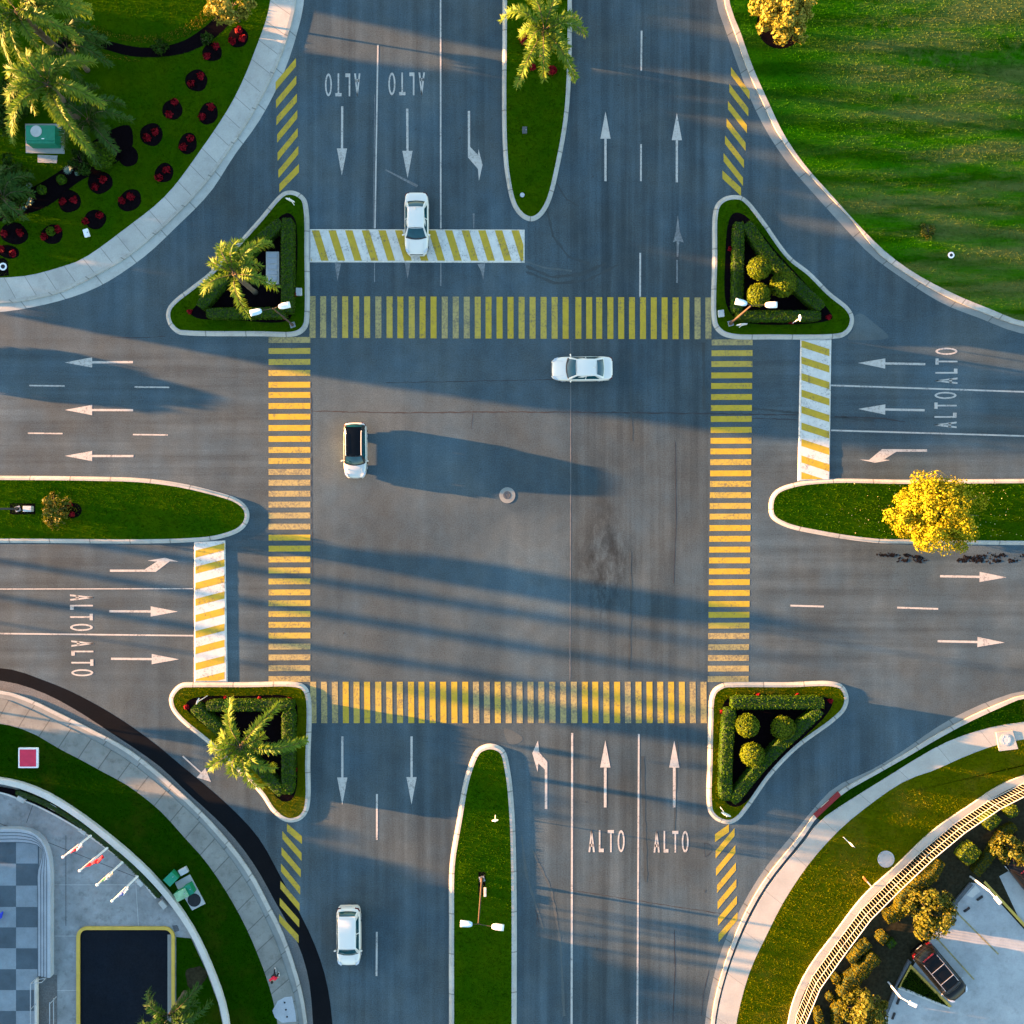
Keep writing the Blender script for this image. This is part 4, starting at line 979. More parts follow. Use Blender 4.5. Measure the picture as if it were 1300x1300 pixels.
# ================================================================ VEGETATION
def leafset(cen, nor, size, jit=.6, aspect=1.6):
    """rhombic leaves at cen (n,3), roughly facing nor"""
    n = len(cen); cen = np.asarray(cen); nor = np.asarray(nor) + nr.normal(0, jit, (n, 3)); nor /= np.linalg.norm(nor, axis=1)[:, None] + 1e-9
    r = nr.normal(0, 1, (n, 3)); u = np.cross(nor, r); u /= np.linalg.norm(u, axis=1)[:, None] + 1e-9; v = np.cross(nor, u)
    s = (size * nr.uniform(.6, 1.3, n))[:, None]
    V = np.stack([cen - u * s * aspect / 2, cen - v * s / 2, cen + u * s * aspect / 2, cen + v * s / 2], 1)
    return V.reshape(-1, 3)

def crown_pts(c, rad, n, clumps, cr_=.32, shell=.75, seed=0):
    r = np.random.RandomState(seed); c = np.array(c); rad = np.array(rad)
    d = r.normal(0, 1, (clumps, 3)); d /= np.linalg.norm(d, axis=1)[:, None]
    cc = d * (shell + r.uniform(-.30, .27, (clumps, 1)))
    w = r.dirichlet(np.ones(clumps) * 3); idx = r.choice(clumps, n, p=w)
    q = r.normal(0, 1, (n, 3)); q /= np.linalg.norm(q, axis=1)[:, None]; rr = r.uniform(.35, 1, (n, 1)) ** .6
    p = cc[idx] + q * rr * cr_ * r.uniform(.7, 1.2, (clumps, 1))[idx]
    nn = q * .8 + cc[idx] * .6
    return c + p * rad, nn

def branchset(base, c, rad, tr, n, seed):
    r = random.Random(seed); mb = MB(); b = Vector(base); c = Vector(c)
    top = Vector((c.x, c.y, c.z + rad[2] * .2)); m = b.lerp(top, .45) + Vector((r.uniform(-.1, .1), r.uniform(-.1, .1), 0))
    mb.tube([b, b.lerp(m, .5), m, top], [tr, tr * .85, tr * .7, tr * .3], 8)
    for k in range(n):
        a = 2 * math.pi * k / n + r.uniform(-.3, .3); s = b.lerp(top, r.uniform(.4, .85)); e = c + Vector((math.cos(a) * rad[0] * .8, math.sin(a) * rad[1] * .8, r.uniform(-.2, .6) * rad[2]))
        mid = s.lerp(e, .5) + Vector((0, 0, .12 * rad[2])); mb.tube([s, mid, e], [tr * .4, tr * .25, tr * .08], 5)
    return mb

def tree(name, label, px, py, zc, rad, n, size, mat, clumps=40, cr_=.34, tr=.12, group=None, seed=1, shell=.72, cat='tree', second=None, base=None):
    c = P(px, py, zc); b = Vector((c.x, c.y, .1)) if base is None else base
    t = thing(name, label, cat, b, group=group)
    branchset(b, c, rad, tr, 9, seed).build('trunk', M['bark'], t, smooth=True)
    p, nn = crown_pts(c, rad, n, clumps, cr_, shell, seed)
    npmesh('crown', leafset(p, nn, size), 4, M[mat], t)
    return t

# golden tree on the right median
tree('golden_tree', 'large golden yellow leaved tree on the right median', 1188, 651, 2.7, (3.5, 3.2, 2.1), 26000, .115, 'ytree', 150, .21, .14, seed=3, shell=.70)
tree('yellow_tree', 'pale yellow tree in a dark soil ring at the top of the right lawn', 998, 14, 2.6, (2.25, 2.3, 1.7), 7500, .17, 'ytree2', 60, .27, .1, seed=8)
tree('yellow_tree', 'sparse yellow flowering tree at the top beside the curved mulch strip', 292, 6, 2.5, (1.7, 1.5, 1.3), 3200, .16, 'ytree2', 40, .24, .08, seed=14)
tree('bush', 'small open yellow green bush on the left median beside the red flowers', 72, 648, .9, (1.15, 1.45, .8), 1700, .12, 'otree', 26, .3, .04, seed=5, cat='bush')
tree('round_tree', 'spiky round olive green tree at the edge of the parking lot, above the black SUV', 1181, 1160, 2.0, (1.75, 1.75, 1.5), 5500, .15, 'otree', 70, .26, .09, seed=6, group='small trees in the corner garden')
tree('round_tree', 'bushy olive tree at the bottom edge beside the parking lot', 1098, 1284, 2.0, (1.6, 1.6, 1.4), 4200, .15, 'otree', 60, .26, .09, seed=9, group='small trees in the corner garden')
tree('bush', 'loose green bush near the right edge above the dark sedan', 1286, 1078, 1.2, (1.5, 1.3, .9), 2600, .14, 'otree', 40, .28, .05, seed=12, cat='bush')
tree('bush', 'small straggly bush on the big upper right lawn', 1178, 292, .35, (.6, .6, .35), 420, .1, 'otree', 16, .4, .03, seed=15, cat='bush')
tree('bush', 'dark green shrub on the mulch strip right of the tall palms', 118, 50, .6, (.9, .55, .5), 900, .12, 'dtree', 20, .35, .03, seed=16, cat='bush', group='shrubs on the upper mulch strip')
tree('bush', 'green shrub in the middle of the upper mulch strip', 202, 60, .5, (.6, .55, .4), 600, .12, 'dtree', 20, .35, .03, seed=17, cat='bush', group='shrubs on the upper mulch strip')
tree('bush', 'leafy shrub at the right end of the upper mulch strip', 262, 50, .5, (.55, .5, .35), 420, .12, 'dtree', 20, .35, .03, seed=18, cat='bush', group='shrubs on the upper mulch strip')
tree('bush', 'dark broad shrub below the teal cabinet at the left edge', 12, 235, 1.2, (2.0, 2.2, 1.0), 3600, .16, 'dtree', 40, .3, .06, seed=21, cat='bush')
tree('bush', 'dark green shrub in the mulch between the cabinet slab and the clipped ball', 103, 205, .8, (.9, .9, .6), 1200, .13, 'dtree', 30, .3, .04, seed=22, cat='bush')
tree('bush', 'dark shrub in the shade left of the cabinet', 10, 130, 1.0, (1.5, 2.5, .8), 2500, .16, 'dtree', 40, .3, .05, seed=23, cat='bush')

def ballplant(label, px, py, r, zc, mat='ball', group=None, trunk=True, seed=1, name='topiary_ball'):
    c = P(px, py, zc); t = thing(name, label, 'topiary', (c.x, c.y, .1), group=group)
    mb = MB(); mb.tube([(c.x, c.y, .1), (c.x, c.y, zc)], .06, 6); mb.build('trunk', M['bark'], t)
    q = nr.normal(0, 1, (int(1500 * r * r / .5), 3)); q /= np.linalg.norm(q, axis=1)[:, None]
    bump_ = 1 + .05 * np.sin(q[:, 0] * 9 + seed) * np.sin(q[:, 1] * 8) * np.sin(q[:, 2] * 7 + seed)
    core = MB(); core.lathe((c.x, c.y, zc), [(.01, -r * .9)] + [(r * .9 * math.cos(a), r * .9 * math.sin(a)) for a in [-1.2, -.8, -.4, 0, .4, .8, 1.2]] + [(.01, r * .9)], 14)
    npmesh('foliage', leafset(np.array(c) + q * (r * bump_)[:, None] * nr.uniform(.88, 1.04, (len(q), 1)), q, .10, .45), 4, [M[mat], M['hedgecore']], t, extra=core)
GB1, GB2 = 'clipped ball shrubs on the upper right island', 'clipped ball shrubs on the lower right island'
ballplant('clipped ball shrub nearest the top corner of the upper right island', 964, 340, .84, 2.3, group=GB1, seed=1)
ballplant('clipped ball shrub on the right of the three on the upper right island', 994, 361, .92, 1.6, group=GB1, seed=2)
ballplant('clipped ball shrub beside the lamp heads on the upper right island', 963, 374, .84, 1.6, group=GB1, seed=3)
ballplant('bright clipped ball shrub at the upper left of the lower right island', 949, 921, .84, 1.5, group=GB2, seed=4)
ballplant('bright clipped ball shrub, the lowest on the lower right island', 955, 958, .86, 1.5, group=GB2, seed=5)
ballplant('shaded clipped ball shrub on the right of the lower right island', 994, 924, .86, 1.1, group=GB2, seed=6)
ballplant('dark clipped ball shrub in the mulch beside the empty flower bed', 128, 198, .98, .9, 'hedge', 'clipped balls in the upper left garden', seed=7)
ballplant('small clipped ball in the mulch between the two pale agaves', 78, 228, .36, .35, 'hedge', 'clipped balls in the upper left garden', seed=8)
ballplant('small clipped ball in the mulch near the left edge', 53, 241, .34, .35, 'hedge', 'clipped balls in the upper left garden', seed=9)

def hedge(label, path, w, h, mat='hedge', group=None, dens=260, wob=.0, name='hedge', closed=False, size=.085, smooth_=True):
    """path in px, w in px, h in metres"""
    p = cr(path, False, 6) if (len(path) > 2 and smooth_) else [Vector(q) for q in path]
    L = sum((p[i + 1] - p[i]).length for i in range(len(p) - 1)); p = resample(p, max(3, int(L / 6)))
    n = len(p); base = 0.13; z1 = base + h
    rings = []; CV = []; NV = []
    for i in range(n):
        t = (p[min(i + 1, n - 1)] - p[max(i - 1, 0)]).normalized(); nm = Vector((-t.y, t.x)); ww = w / 2 * (1 + wob * math.sin(i * 1.9 + path[0][0]) + wob * .6 * math.sin(i * .8 + 2))
        k = (H - z1) / H      # plan position of the hedge top as photographed
        cx = 650 + (p[i].x - 650) * k; cy = 650 + (p[i].y - 650) * k
        c = Vector((cx, cy)); end = .75 if i in (0, n - 1) else 1
        r = [(c - nm * ww * end, base), (c - nm * ww * end * 1.0, z1 - .12), (c - nm * ww * end * .8, z1), (c + nm * ww * end * .8, z1), (c + nm * ww * end, z1 - .12), (c + nm * ww * end, base)]
        rings.append([W2(a, z_) for a, z_ in r])
    core = MB(); core.loft(rings, False); core.add(rings[0], [(0, 1, 2, 3, 4, 5)]); core.add(rings[-1], [(5, 4, 3, 2, 1, 0)])
    for i in range(n - 1):
        A, B = rings[i], rings[i + 1]
        for j in range(5):
            a, b, c, d = A[j], B[j], B[j + 1], A[j + 1]; ar = ((b - a).cross(d - a)).length; nn = (b - a).cross(d - a).normalized(); ce = (a + b + c + d) / 4
            axis = (A[2] + A[3]) / 2; 
            if (ce - Vector((axis.x, axis.y, base + h * .4))).dot(nn) < 0: nn = -nn
            m = int(ar * dens + rnd.random())
            for _ in range(m):
                u, v = rnd.random(), rnd.random(); q = a.lerp(b, u).lerp(d.lerp(c, u), v) + nn * rnd.uniform(-.02, .05); CV.append(q); NV.append(nn)
    for e, sg in ((0, -1), (-1, 1)):
        R_ = rings[e]; q0 = rings[0 if e == 0 else n - 2]; 
        nn = (rings[e][0] - rings[1 if e == 0 else -2][0]).normalized(); m = int((R_[0] - R_[5]).length * h * dens)
        for _ in range(m): CV.append(R_[0].lerp(R_[5], rnd.random()) + Vector((0, 0, rnd.random() * h)) + nn * rnd.uniform(0, .04)); NV.append(nn)
    V = leafset(np.array([tuple(q) for q in CV]), np.array([tuple(q) for q in NV]), size, .5)
    c0 = W2(p[n // 2], 0); o = npmesh(name, V, 4, [M[mat], M['hedgecore']], None, (c0.x, c0.y, .1), core)
    return tag(o, label, 'hedge', group)

GH = 'clipped hedges on the traffic islands'
hedge('clipped hedge along the bottom of the upper left island, behind the lamp heads', [(262, 397), (362, 396)], 12, .9, group=GH)
hedge('clipped hedge along the right side of the upper left island, beside the pale slab', [(364, 277), (364, 396)], 14.5, .9, group=GH)
hedge('clipped hedge along the slanted side of the upper left island, under the palm', [(356, 281), (320, 313), (288, 346), (253, 389)], 14, .9, group=GH)
hedge('clipped hedge along the left side of the upper right island, beside the ball shrubs', [(939, 282), (937, 395)], 13, .8, group=GH)
hedge('clipped hedge along the bottom of the upper right island', [(936, 400), (1042, 400)], 12, .8, group=GH)
hedge('clipped hedge along the slanted side of the upper right island', [(948, 283), (975, 322), (1006, 355), (1044, 391)], 15, .8, group=GH)
hedge('clipped hedge along the top of the lower left island', [(262, 897), (371, 896)], 13, .9, group=GH)
hedge('clipped hedge along the right side of the lower left island', [(365, 902), (365, 955), (364, 1008)], 15, .9, group=GH)
hedge('clipped hedge along the slanted side of the lower left island', [(245, 898), (275, 925), (318, 965), (358, 1008)], 14, .9, group=GH)
hedge('clipped hedge along the top of the lower right island', [(930, 893), (990, 893), (1046, 893)], 15, .9, group=GH)
hedge('clipped hedge along the left side of the lower right island', [(928, 901), (923, 960), (922, 1016)], 15, .9, group=GH)
hedge('clipped hedge along the slanted side of the lower right island', [(1042, 902), (1000, 940), (965, 975), (930, 1018)], 14, .9, group=GH)
GY = 'golden clipped shrubs behind the white fence'
hedge('long wavy golden hedge curling down beside the olive tree', [(1196, 1095), (1184, 1115), (1164, 1127), (1147, 1143), (1145, 1160), (1127, 1168)], 12, 1.0, 'ybush', GY, wob=.14)
hedge('short curved golden hedge between the fence and the wide golden shrub', [(1105, 1199), (1093, 1209), (1081, 1223)], 9, .8, 'ybush', GY, wob=.1)
hedge('wide golden shrub row above the lower olive tree', [(1113, 1215), (1098, 1232), (1082, 1250), (1072, 1268)], 17, .9, 'ybush', GY, wob=.2)
hedge('golden shrub row leading down from the wide golden shrub to the bottom edge', [(1072, 1272), (1066, 1290), (1064, 1312)], 14, .8, 'ybush', GY, wob=.2)
hedge('square golden clipped shrub between the fence and the small green cube', [(1118, 1197), (1126, 1187)], 11, .8, 'ybush', GY, name='clipped_shrub')
hedge('small green clipped cube right of the square golden shrub', [(1128, 1202), (1136, 1195)], 9, .5, 'hedge', GY, name='clipped_shrub')
hedge('small golden cube shrub close to the fence, upper of two', [(1059, 1248), (1066, 1241)], 9, .6, 'ybush', GY, name='clipped_shrub')
hedge('small golden cube shrub close to the fence, lower of two', [(1051, 1270), (1057, 1264)], 7, .5, 'ybush', GY, name='clipped_shrub')
hedge('narrow olive shrub column at the bottom edge next to the fence', [(1040, 1284), (1043, 1308)], 9, .8, 'ybush', GY, name='clipped_shrub')
hedge('bright green clipped shrub near the fence at the right', [(1253, 1050), (1267, 1037)], 17, 1.0, 'ball', GY, name='clipped_shrub')
hedge('small round green shrub at the right edge beside the fence', [(1281, 1035), (1292, 1027)], 13, .8, 'ball', GY, name='clipped_shrub')
hedge('bulky green clipped shrub between the fence and the parking lot', [(1224, 1094), (1241, 1077)], 20, 1.0, 'ball', GY, name='clipped_shrub')
hedge('low golden hedge edge in front of the loose bush by the right edge', [(1240, 1110), (1262, 1082), (1276, 1060), (1290, 1050)], 12, .6, 'ybush', GY, wob=.1)

def palm(label, px, py, zc, fr, Lf, mat='palm', tr=.2, seed=1, lean=(0, 0), group='palm trees', width=.42, nf=70, thick=3, name='palm_tree', base_px=None):
    """fr: list of (dx, dy) pixel offsets of frond tips from the crown centre"""
    r = np.random.RandomState(seed); c = P(px, py, zc)
    b = Vector((c.x + lean[0], c.y + lean[1], .1)) if base_px is None else W2(base_px, .1)
    t = thing(name, label, 'palm tree', b, group=group)
    mb = MB(); m1 = b.lerp(c, .5) + Vector((0, 0, 0)); k = 9
    pts = [b.lerp(c, i / k) for i in range(k + 1)]; mb.tube(pts, [tr * (1.25 if i == 0 else (1.08 if i % 2 else .92)) for i in range(k)] + [tr * .8], 10); mb.build('trunk', M['bark'], t, smooth=True)
    V = []; rach = MB()
    for (dx, dy) in fr:
        tip = P(px + dx, py + dy, zc - .3) - c; tip.z = 0; L = tip.length; d = tip.normalized() if L > .01 else Vector((1, 0, 0)); side = Vector((-d.y, d.x, 0))
        up = r.uniform(.35, .6) * min(L, 2.5) ; cu = r.uniform(-.12, .12)
        def pos(s): return c + d * (L * (s ** .9)) + side * (cu * L * s * s) + Vector((0, 0, up * math.sin(min(s * 1.15, 1) * math.pi * .62) * 1.25 - up * 2.1 * s ** 2.6))
        ps = [pos(i / 12) for i in range(13)]; rach.tube(ps, [.03 * (1 - i / 16) for i in range(13)], 4, False)
        nn = int(nf * .62 * L / 3)
        for i in range(nn):
            s = .10 + .9 * i / nn; p = pos(s); tg = (pos(min(s + .02, 1.02)) - p).normalized(); sd_ = tg.cross(Vector((0, 0, 1))).normalized(); un = sd_.cross(tg)
            ll = width * (min(1, s / .25) ** .7) * (1 if s < .8 else 1 - (s - .8) * 1.8) * 1.35
            for sg in (-1, 1):
                for q in range(thick):
                    an = r.uniform(-.9, 1.25); dr = (sd_ * sg * math.cos(an) + un * math.sin(an) * .9 + tg * r.uniform(.35, .8)).normalized()
                    e = p + dr * ll * r.uniform(.55, 1.2) + Vector((0, 0, -.10 * ll)); w = dr.cross(un if abs(dr.dot(un)) < .9 else sd_).normalized() * r.uniform(.03, .055)
                    V += [p - w * .6, p.lerp(e, .5) - w, e, p.lerp(e, .5) + w]
    npmesh('crown', np.array([tuple(q) for q in V]), 4, [M[mat], M['bark']], t, extra=rach)
    return t
palm('feathery palm on the upper left traffic island, over the slip lane kerb', 297, 348, 5.7, [(-33, -14), (-42, 26), (18, 50), (51, 16), (4, -47), (42, -46), (34, -12), (-16, -42), (-6, -24), (22, -22)], 3, seed=2, tr=.18)
palm('feathery palm on the lower left traffic island, reaching over the slip lane', 306, 947, 3.9, [(-15, -58), (44, -50), (82, 4), (-42, 2), (-44, 28), (-12, 40), (24, 57), (42, 30), (-28, -14), (30, -12), (4, 24)], 3, seed=3, tr=.18)
palm('palm with bright fronds at the top of the upper median, above red bougainvillea', 691, 38, 4.0, [(-55, -22), (-14, -46), (18, -46), (53, -4), (36, 62), (-30, 70), (-6, 58), (30, 24), (-22, 20), (44, -18), (-30, 6), (8, 26)], 3, seed=4, tr=.2)
palm('shaded green palm at the bottom edge beside the dark asphalt lot', 216, 1288, 3.2, [(-29, -30), (32, -34), (48, -4), (-40, 14), (0, 40), (36, 24), (-14, 30), (30, -14), (-20, -8)], 3, 'palmshade', seed=5, tr=.17)
palm('tall sunlit palm over the teal cabinet in the upper left corner', 62, 108, 6.0, [(-52, 68), (48, 80), (50, -38), (-30, -42), (-56, -20), (2, -52), (24, -30), (40, 12), (-24, 30), (14, 46), (-58, 22), (-44, 0), (28, 54), (64, 20)], 4, seed=6, tr=.26, thick=4, base_px=(98, 150))
palm('sunlit palm cut by the top left corner of the picture', 22, 14, 6.2, [(90, 6), (-30, -40), (60, -42), (-40, 44), (30, 48), (4, 60), (70, 36), (-50, 10), (46, 22), (-16, 56), (84, -16)], 4, seed=7, tr=.26, thick=4, base_px=(76, 66))
palm('shaded grey green palm right of the tall sunlit palm', 112, 152, 2.6, [(50, 0), (36, 36), (4, 50), (-36, 30), (-30, -26), (6, -46), (38, -28), (24, 16), (-10, 30)], 3, 'palmshade', seed=8, tr=.2, thick=3)
palm('young dark palm half cut by the left edge above the flower beds', 4, 252, 2.6, [(36, -8), (26, 22), (0, 26), (30, -34), (-20, 20), (6, -44), (-30, -10)], 2.5, 'palmshade', seed=9, tr=.16)
palm('dark palm in the shade between the two tall palms', 85, 62, 3.4, [(44, -20), (50, 12), (18, 44), (-24, 26), (20, -40), (-20, -36), (40, -4)], 3, 'palmshade', seed=10, tr=.18)

def rosette(name, label, cat, px, py, r, mat, n=30, z=.1, group=None, parent=None, hgt=.25, lw=.05):
    c = W2((px, py), z); V = []
    for k in range(n):
        a = 2 * math.pi * k / n * 2.4; el = .15 + .9 * k / n; d = Vector((math.cos(a) * math.cos(el), math.sin(a) * math.cos(el), math.sin(el) * hgt / r)); s = Vector((-math.sin(a), math.cos(a), 0)) * lw
        V += [c, c + d * r * .45 - s, c + d * r, c + d * r * .45 + s]
    o = npmesh(name, np.array([tuple(q) for q in V]), 4, M[mat], parent, None if parent else (c.x, c.y, c.z))
    return o if parent else tag(o, label, cat, group)
GAg = 'pale agaves in the mulch'
for (x, y, r, lb) in ((88, 217, .42, 'pale spiky agave just below the cabinet slab'), (38, 257, .45, 'pale spiky agave nearest the left edge palm'), (38, 237, .32, 'small greyish agave above the larger left one'), (100, 221, .26, 'small dull agave right of the bright one'), (32, 265, .25, 'tiny dull agave at the lower left mulch edge')):
    rosette('agave', lb, 'agave', x, y, r, 'agave', 34, .12, GAg)

# flower beds with red flowers
where = ['at the top beside the sidewalk', 'second from the top touching the mulch strip', 'third from the top', 'with one bright and one dark clump', 'upper one of the outer row', 'large round one in the middle', 'second of the outer row', 'empty, merging with the mulch beside the clipped ball', 'third of the outer row nearest the sidewalk bend', 'under the clipped ball', 'tilted oval one in the outer row', 'inner one above the green centred bed', 'above the small white marker', 'oval with a green shrub in its centre', 'wide one at the left edge', 'lowest at the left edge above the valve']
def clump(px, py, parent, seed, r=.3):
    c = W2((px, py), .22); q = nr.normal(0, 1, (60, 3)); q[:, 2] = np.abs(q[:, 2]); q /= np.linalg.norm(q, axis=1)[:, None]
    return npmesh('flower', leafset(np.array(c) + q * np.array([r, r, .16]) * nr.uniform(.5, 1, (60, 1)), q, .15, .5), 4, M['red'], parent)
for i, b in enumerate(BEDS):
    c = W2((b[0], b[1]), .1); t = thing('flower_bed', 'mulch flower bed on the lawn, ' + where[i], 'flower bed', c, group='round flower beds on the upper left lawn')
    mb = MB(); e = ell(b[0], b[1], b[2], b[3], 24, b[4], .03); e2 = ell(b[0], b[1], b[2] * .8, b[3] * .8, 24, b[4], .03)
    mb.loft([[W2(p, .10) for p in e], [W2(p, .135) for p in inset([Vector(q) for q in e], 1)], [W2(p, .165) for p in e2]], True, True); mb.build('soil', M['mulch'], t, smooth=True)
    for (x, y) in b[5]: clump(x, y, t, i)
    if i == 13:
        cc = W2((67, 295), .3); q = nr.normal(0, 1, (350, 3)); q /= np.linalg.norm(q, axis=1)[:, None]
        npmesh('green_shrub', leafset(np.array(cc) + q * .33, q, .09, .4), 4, M['hedge'], t)

GF = 'red flowers on the islands'
ISF = [(242, 396, 'at the left corner of the upper left island'), (288, 404, 'in the middle of the bottom strip of the upper left island'), (375, 375, 'on the right strip of the upper left island'), (363, 403, 'at the foot of the lamp on the upper left island'),
       (927, 317, 'on the left strip of the upper right island'), (967, 407, 'left one on the bottom strip of the upper right island'), (1004, 409, 'dull one beside the sign on the upper right island'), (1051, 403, 'at the right corner of the upper right island'),
       (238, 897, 'at the left corner of the lower left island'), (331, 887, 'in the middle of the top strip of the lower left island'), (369, 888, 'at the upper right corner of the lower left island'), (374, 933, 'dull one on the right strip of the lower left island'), (375, 975, 'lower dull one on the right strip of the lower left island'), (288, 886, 'half hidden by palm fronds on the lower left island'),
       (961, 882, 'on the top strip of the lower right island'), (1011, 883, 'dull one on the top strip of the lower right island'), (1053, 889, 'at the right corner of the lower right island'), (917, 903, 'at the upper left corner of the lower right island'), (916, 947, 'bright one on the left strip of the lower right island'), (914, 990, 'lowest bright one on the left strip of the lower right island')]
for x, y, lb in ISF:
    c = W2((x, y), .16); q = nr.normal(0, 1, (70, 3)); q[:, 2] = np.abs(q[:, 2]); q /= np.linalg.norm(q, axis=1)[:, None]
    o = npmesh('red_flower', leafset(np.array(c) + q * np.array([.2, .2, .28]) * nr.uniform(.5, 1, (70, 1)), q, .12, .5), 4, M['red'], None, (c.x, c.y, .14)); tag(o, 'red flower clump ' + lb, 'flower', GF)
for (x, y, rx, ry, lb) in ((666, 52, .45, .5, 'red bougainvillea clump left of the median palm'), (700, 92, .45, .38, 'red bougainvillea clump under the lower fronds of the median palm'), (676, 88, .25, .25, 'small dark red clump between the lower palm fronds'), (91, 641, .2, .2, 'red flower clump in the dark soil patch on the left median'), (94, 653, .18, .18, 'dull red clump in the dark soil patch on the left median')):
    c = W2((x, y), .3); n = int(900 * rx); q = nr.normal(0, 1, (n, 3)); q[:, 2] = np.abs(q[:, 2]); q /= np.linalg.norm(q, axis=1)[:, None]
    o = npmesh('red_shrub', leafset(np.array(c) + q * np.array([rx, ry, .35]) * nr.uniform(.5, 1, (n, 1)), q, .12, .5), 4, M['red'], None, (c.x, c.y, .14)); tag(o, lb, 'shrub')
mb = MB(); mb.sheet([W2(p, .14) for p in ell(92, 648, 13, 10, 20)][::-1]); mb.build('planting_soil', M['mulch'], origin=(0, 0, 0))['kind'] = 'structure'
# fallen leaves round the golden tree
n = 170; a = nr.uniform(0, 2 * np.pi, n); r = 2.0 + np.abs(nr.normal(0, 2.4, n)); cx, cy = (1200 - 650) / S, 0
X = cx + np.cos(a) * r * 1.6; Y = cy + np.sin(a) * r * .6; k = (np.abs(Y) < 2.2) & (X < 40); X, Y = X[k], Y[k]
o = npmesh('fallen_leaves', leafset(np.stack([X, Y, np.full(len(X), .24)], 1), np.tile([0, 0, 1.], (len(X), 1)), .05, .3), 4, M['leafy']); tag(o, None, 'fallen leaves', None, 'stuff')
n = 420; cl = nr.uniform(27.5, 38.5, 16)[nr.randint(0, 16, n)]; X = cl + nr.normal(0, .22, n); Y = -3.15 - np.abs(np.sin(cl * 5)) * .5 + nr.normal(0, .07, n); Z = np.full(n, .012)
o = npmesh('leaf_litter', leafset(np.stack([X, Y, Z], 1), np.tile([0, 0, 1.], (n, 1)), .12, .12), 4, M['litter']); tag(o, None, 'leaf litter', None, 'stuff')
# ================================================================ STREET FURNITURE
def lamp(label, base, tips, zt, polem='steel', group='double headed street lamps', foot=True, r=.09):
    """tips: list of head pixel positions at height zt"""
    b = W2(base, .12); t = thing('street_lamp', label, 'street lamp', b, group=group)
    top = Vector((b.x, b.y, zt))
    mb = MB(); mb.tube([b, b + Vector((0, 0, .4)), b + Vector((0, 0, .42)), top], [r * 1.6, r * 1.5, r, r * .6], 10); mb.build('pole', M[polem], t, smooth=True)
    mb = MB(); mb.box(b + Vector((0, 0, .02)), (.4, .4, .05), .3)
    for i, j in ((1, 1), (1, -1), (-1, 1), (-1, -1)): mb.tube([b + Vector((.14 * i, .14 * j, .02)), b + Vector((.14 * i, .14 * j, .12))], .02, 6)
    mb.build('base_plate', M['steel'], t)
    for k, h in enumerate(tips):
        q = P(h[0], h[1], zt + .1); d = (q - top); d.z = 0; dn = d.normalized(); q0 = q - dn * .42
        mb = MB(); mb.tube([top - Vector((0, 0, .1)), top + dn * .2 + Vector((0, 0, .05)), q0 + Vector((0, 0, .0))], .025, 6); mb.build('arm', M['pole'], t)
        s = Vector((-dn.y, dn.x, 0)); mb = MB(); prof = [(-.40, .10), (-.31, .17), (-.13, .215), (.26, .22), (.40, .21)]
        rr = []
        for (u, w) in prof: rr.append([q + dn * u + s * w * a + Vector((0, 0, z_)) for a, z_ in ((-1, -.04), (-.95, .03), (-.5, .08), (0, .095), (.5, .08), (.95, .03), (1, -.04), (0, -.06))])
        mb.loft(rr, True, True); hd = mb.build('lamp_head', M['whitem' if k else 'bluem'], t, smooth=True)
        mb = MB(); mb.box(q + Vector((0, 0, -.075)) + dn * .1, (.45, .34, .03), math.atan2(dn.y, dn.x)); ln = mb.build('lens', M['glassdark'], None, world=True)
        ln.location = ln.location - Vector(t.location); ln.parent = hd
lamp('double headed street lamp leaning over the bottom right corner of the upper left island', (372, 413), [(325, 396), (361, 388)], 6.0, 'pole', r=.07)
lamp('double headed street lamp over the ball shrubs of the upper right island', (927, 411), [(941, 384), (979, 387)], 6.4, 'pole')
lamp('double headed street lamp in the middle of the lower median', (612, 1115), [(592, 1173), (632, 1177)], 8.0, 'pole', r=.08)
lamp('street lamp cut by the left edge on the left median, rising from its soil box', (24, 646), [(-62, 632), (-62, 662)], 8.0, 'trim', r=.08)
for (x, y, w, h, lb) in ((612, 1121, 9, 30, 'lower'), (30, 646, 32, 14, 'left')):
    mb = MB(); mb.sheet([W2(p, .142) for p in ((x - w / 2, y - h / 2), (x - w / 2, y + h / 2), (x + w / 2, y + h / 2), (x + w / 2, y - h / 2))]); mb.build('planting_soil', M['mulch'], origin=(0, 0, 0))['kind'] = 'structure'

def cabinet(name, label, cat, px, py, size, rz, mat, z=.12, lid=None, group=None, bev=.02):
    c = W2((px, py), z); t = thing(name, label, cat, c, rz, group)
    mb = MB(); mb.box((0, 0, size[2] / 2), size, 0, 1, bev); mb.build('body', M[mat], t, world=False)
    mb = MB(); mb.box((0, 0, size[2] + .02), (size[0] * 1.02, size[1] * 1.02, .04), 0, 1, .01); mb.build('lid', M[lid or mat], t, world=False)
    mb = MB(); mb.box((size[0] * .3, 0, size[2] + .055), (.08, .05, .03)); mb.build('latch', M['steel'], t, world=False)
    return t
cabinet('meter_box', 'small pale box beside the lamp foot on the left median', 'utility box', 39, 646, (.6, .42, .4), 0, 'grey')
cabinet('meter_box', 'small pale box beside the lamp foot on the lower median', 'utility box', 616, 1130.5, (.18, .6, .25), 0, 'grey')
cabinet('meter_box', 'small grey box at the right edge of the upper left island, above the lamp', 'utility box', 380.5, 371.5, (.42, .55, .2), 0, 'grey')
cabinet('meter_box', 'small pale box at the lower left edge of the upper right island', 'utility box', 914.5, 399, (.42, .5, .2), .1, 'grey')
cabinet('meter_box', 'small white marker box tilted on the lawn below a round flower bed', 'utility box', 111.5, 297, (.38, .58, .15), .3, 'whitem')

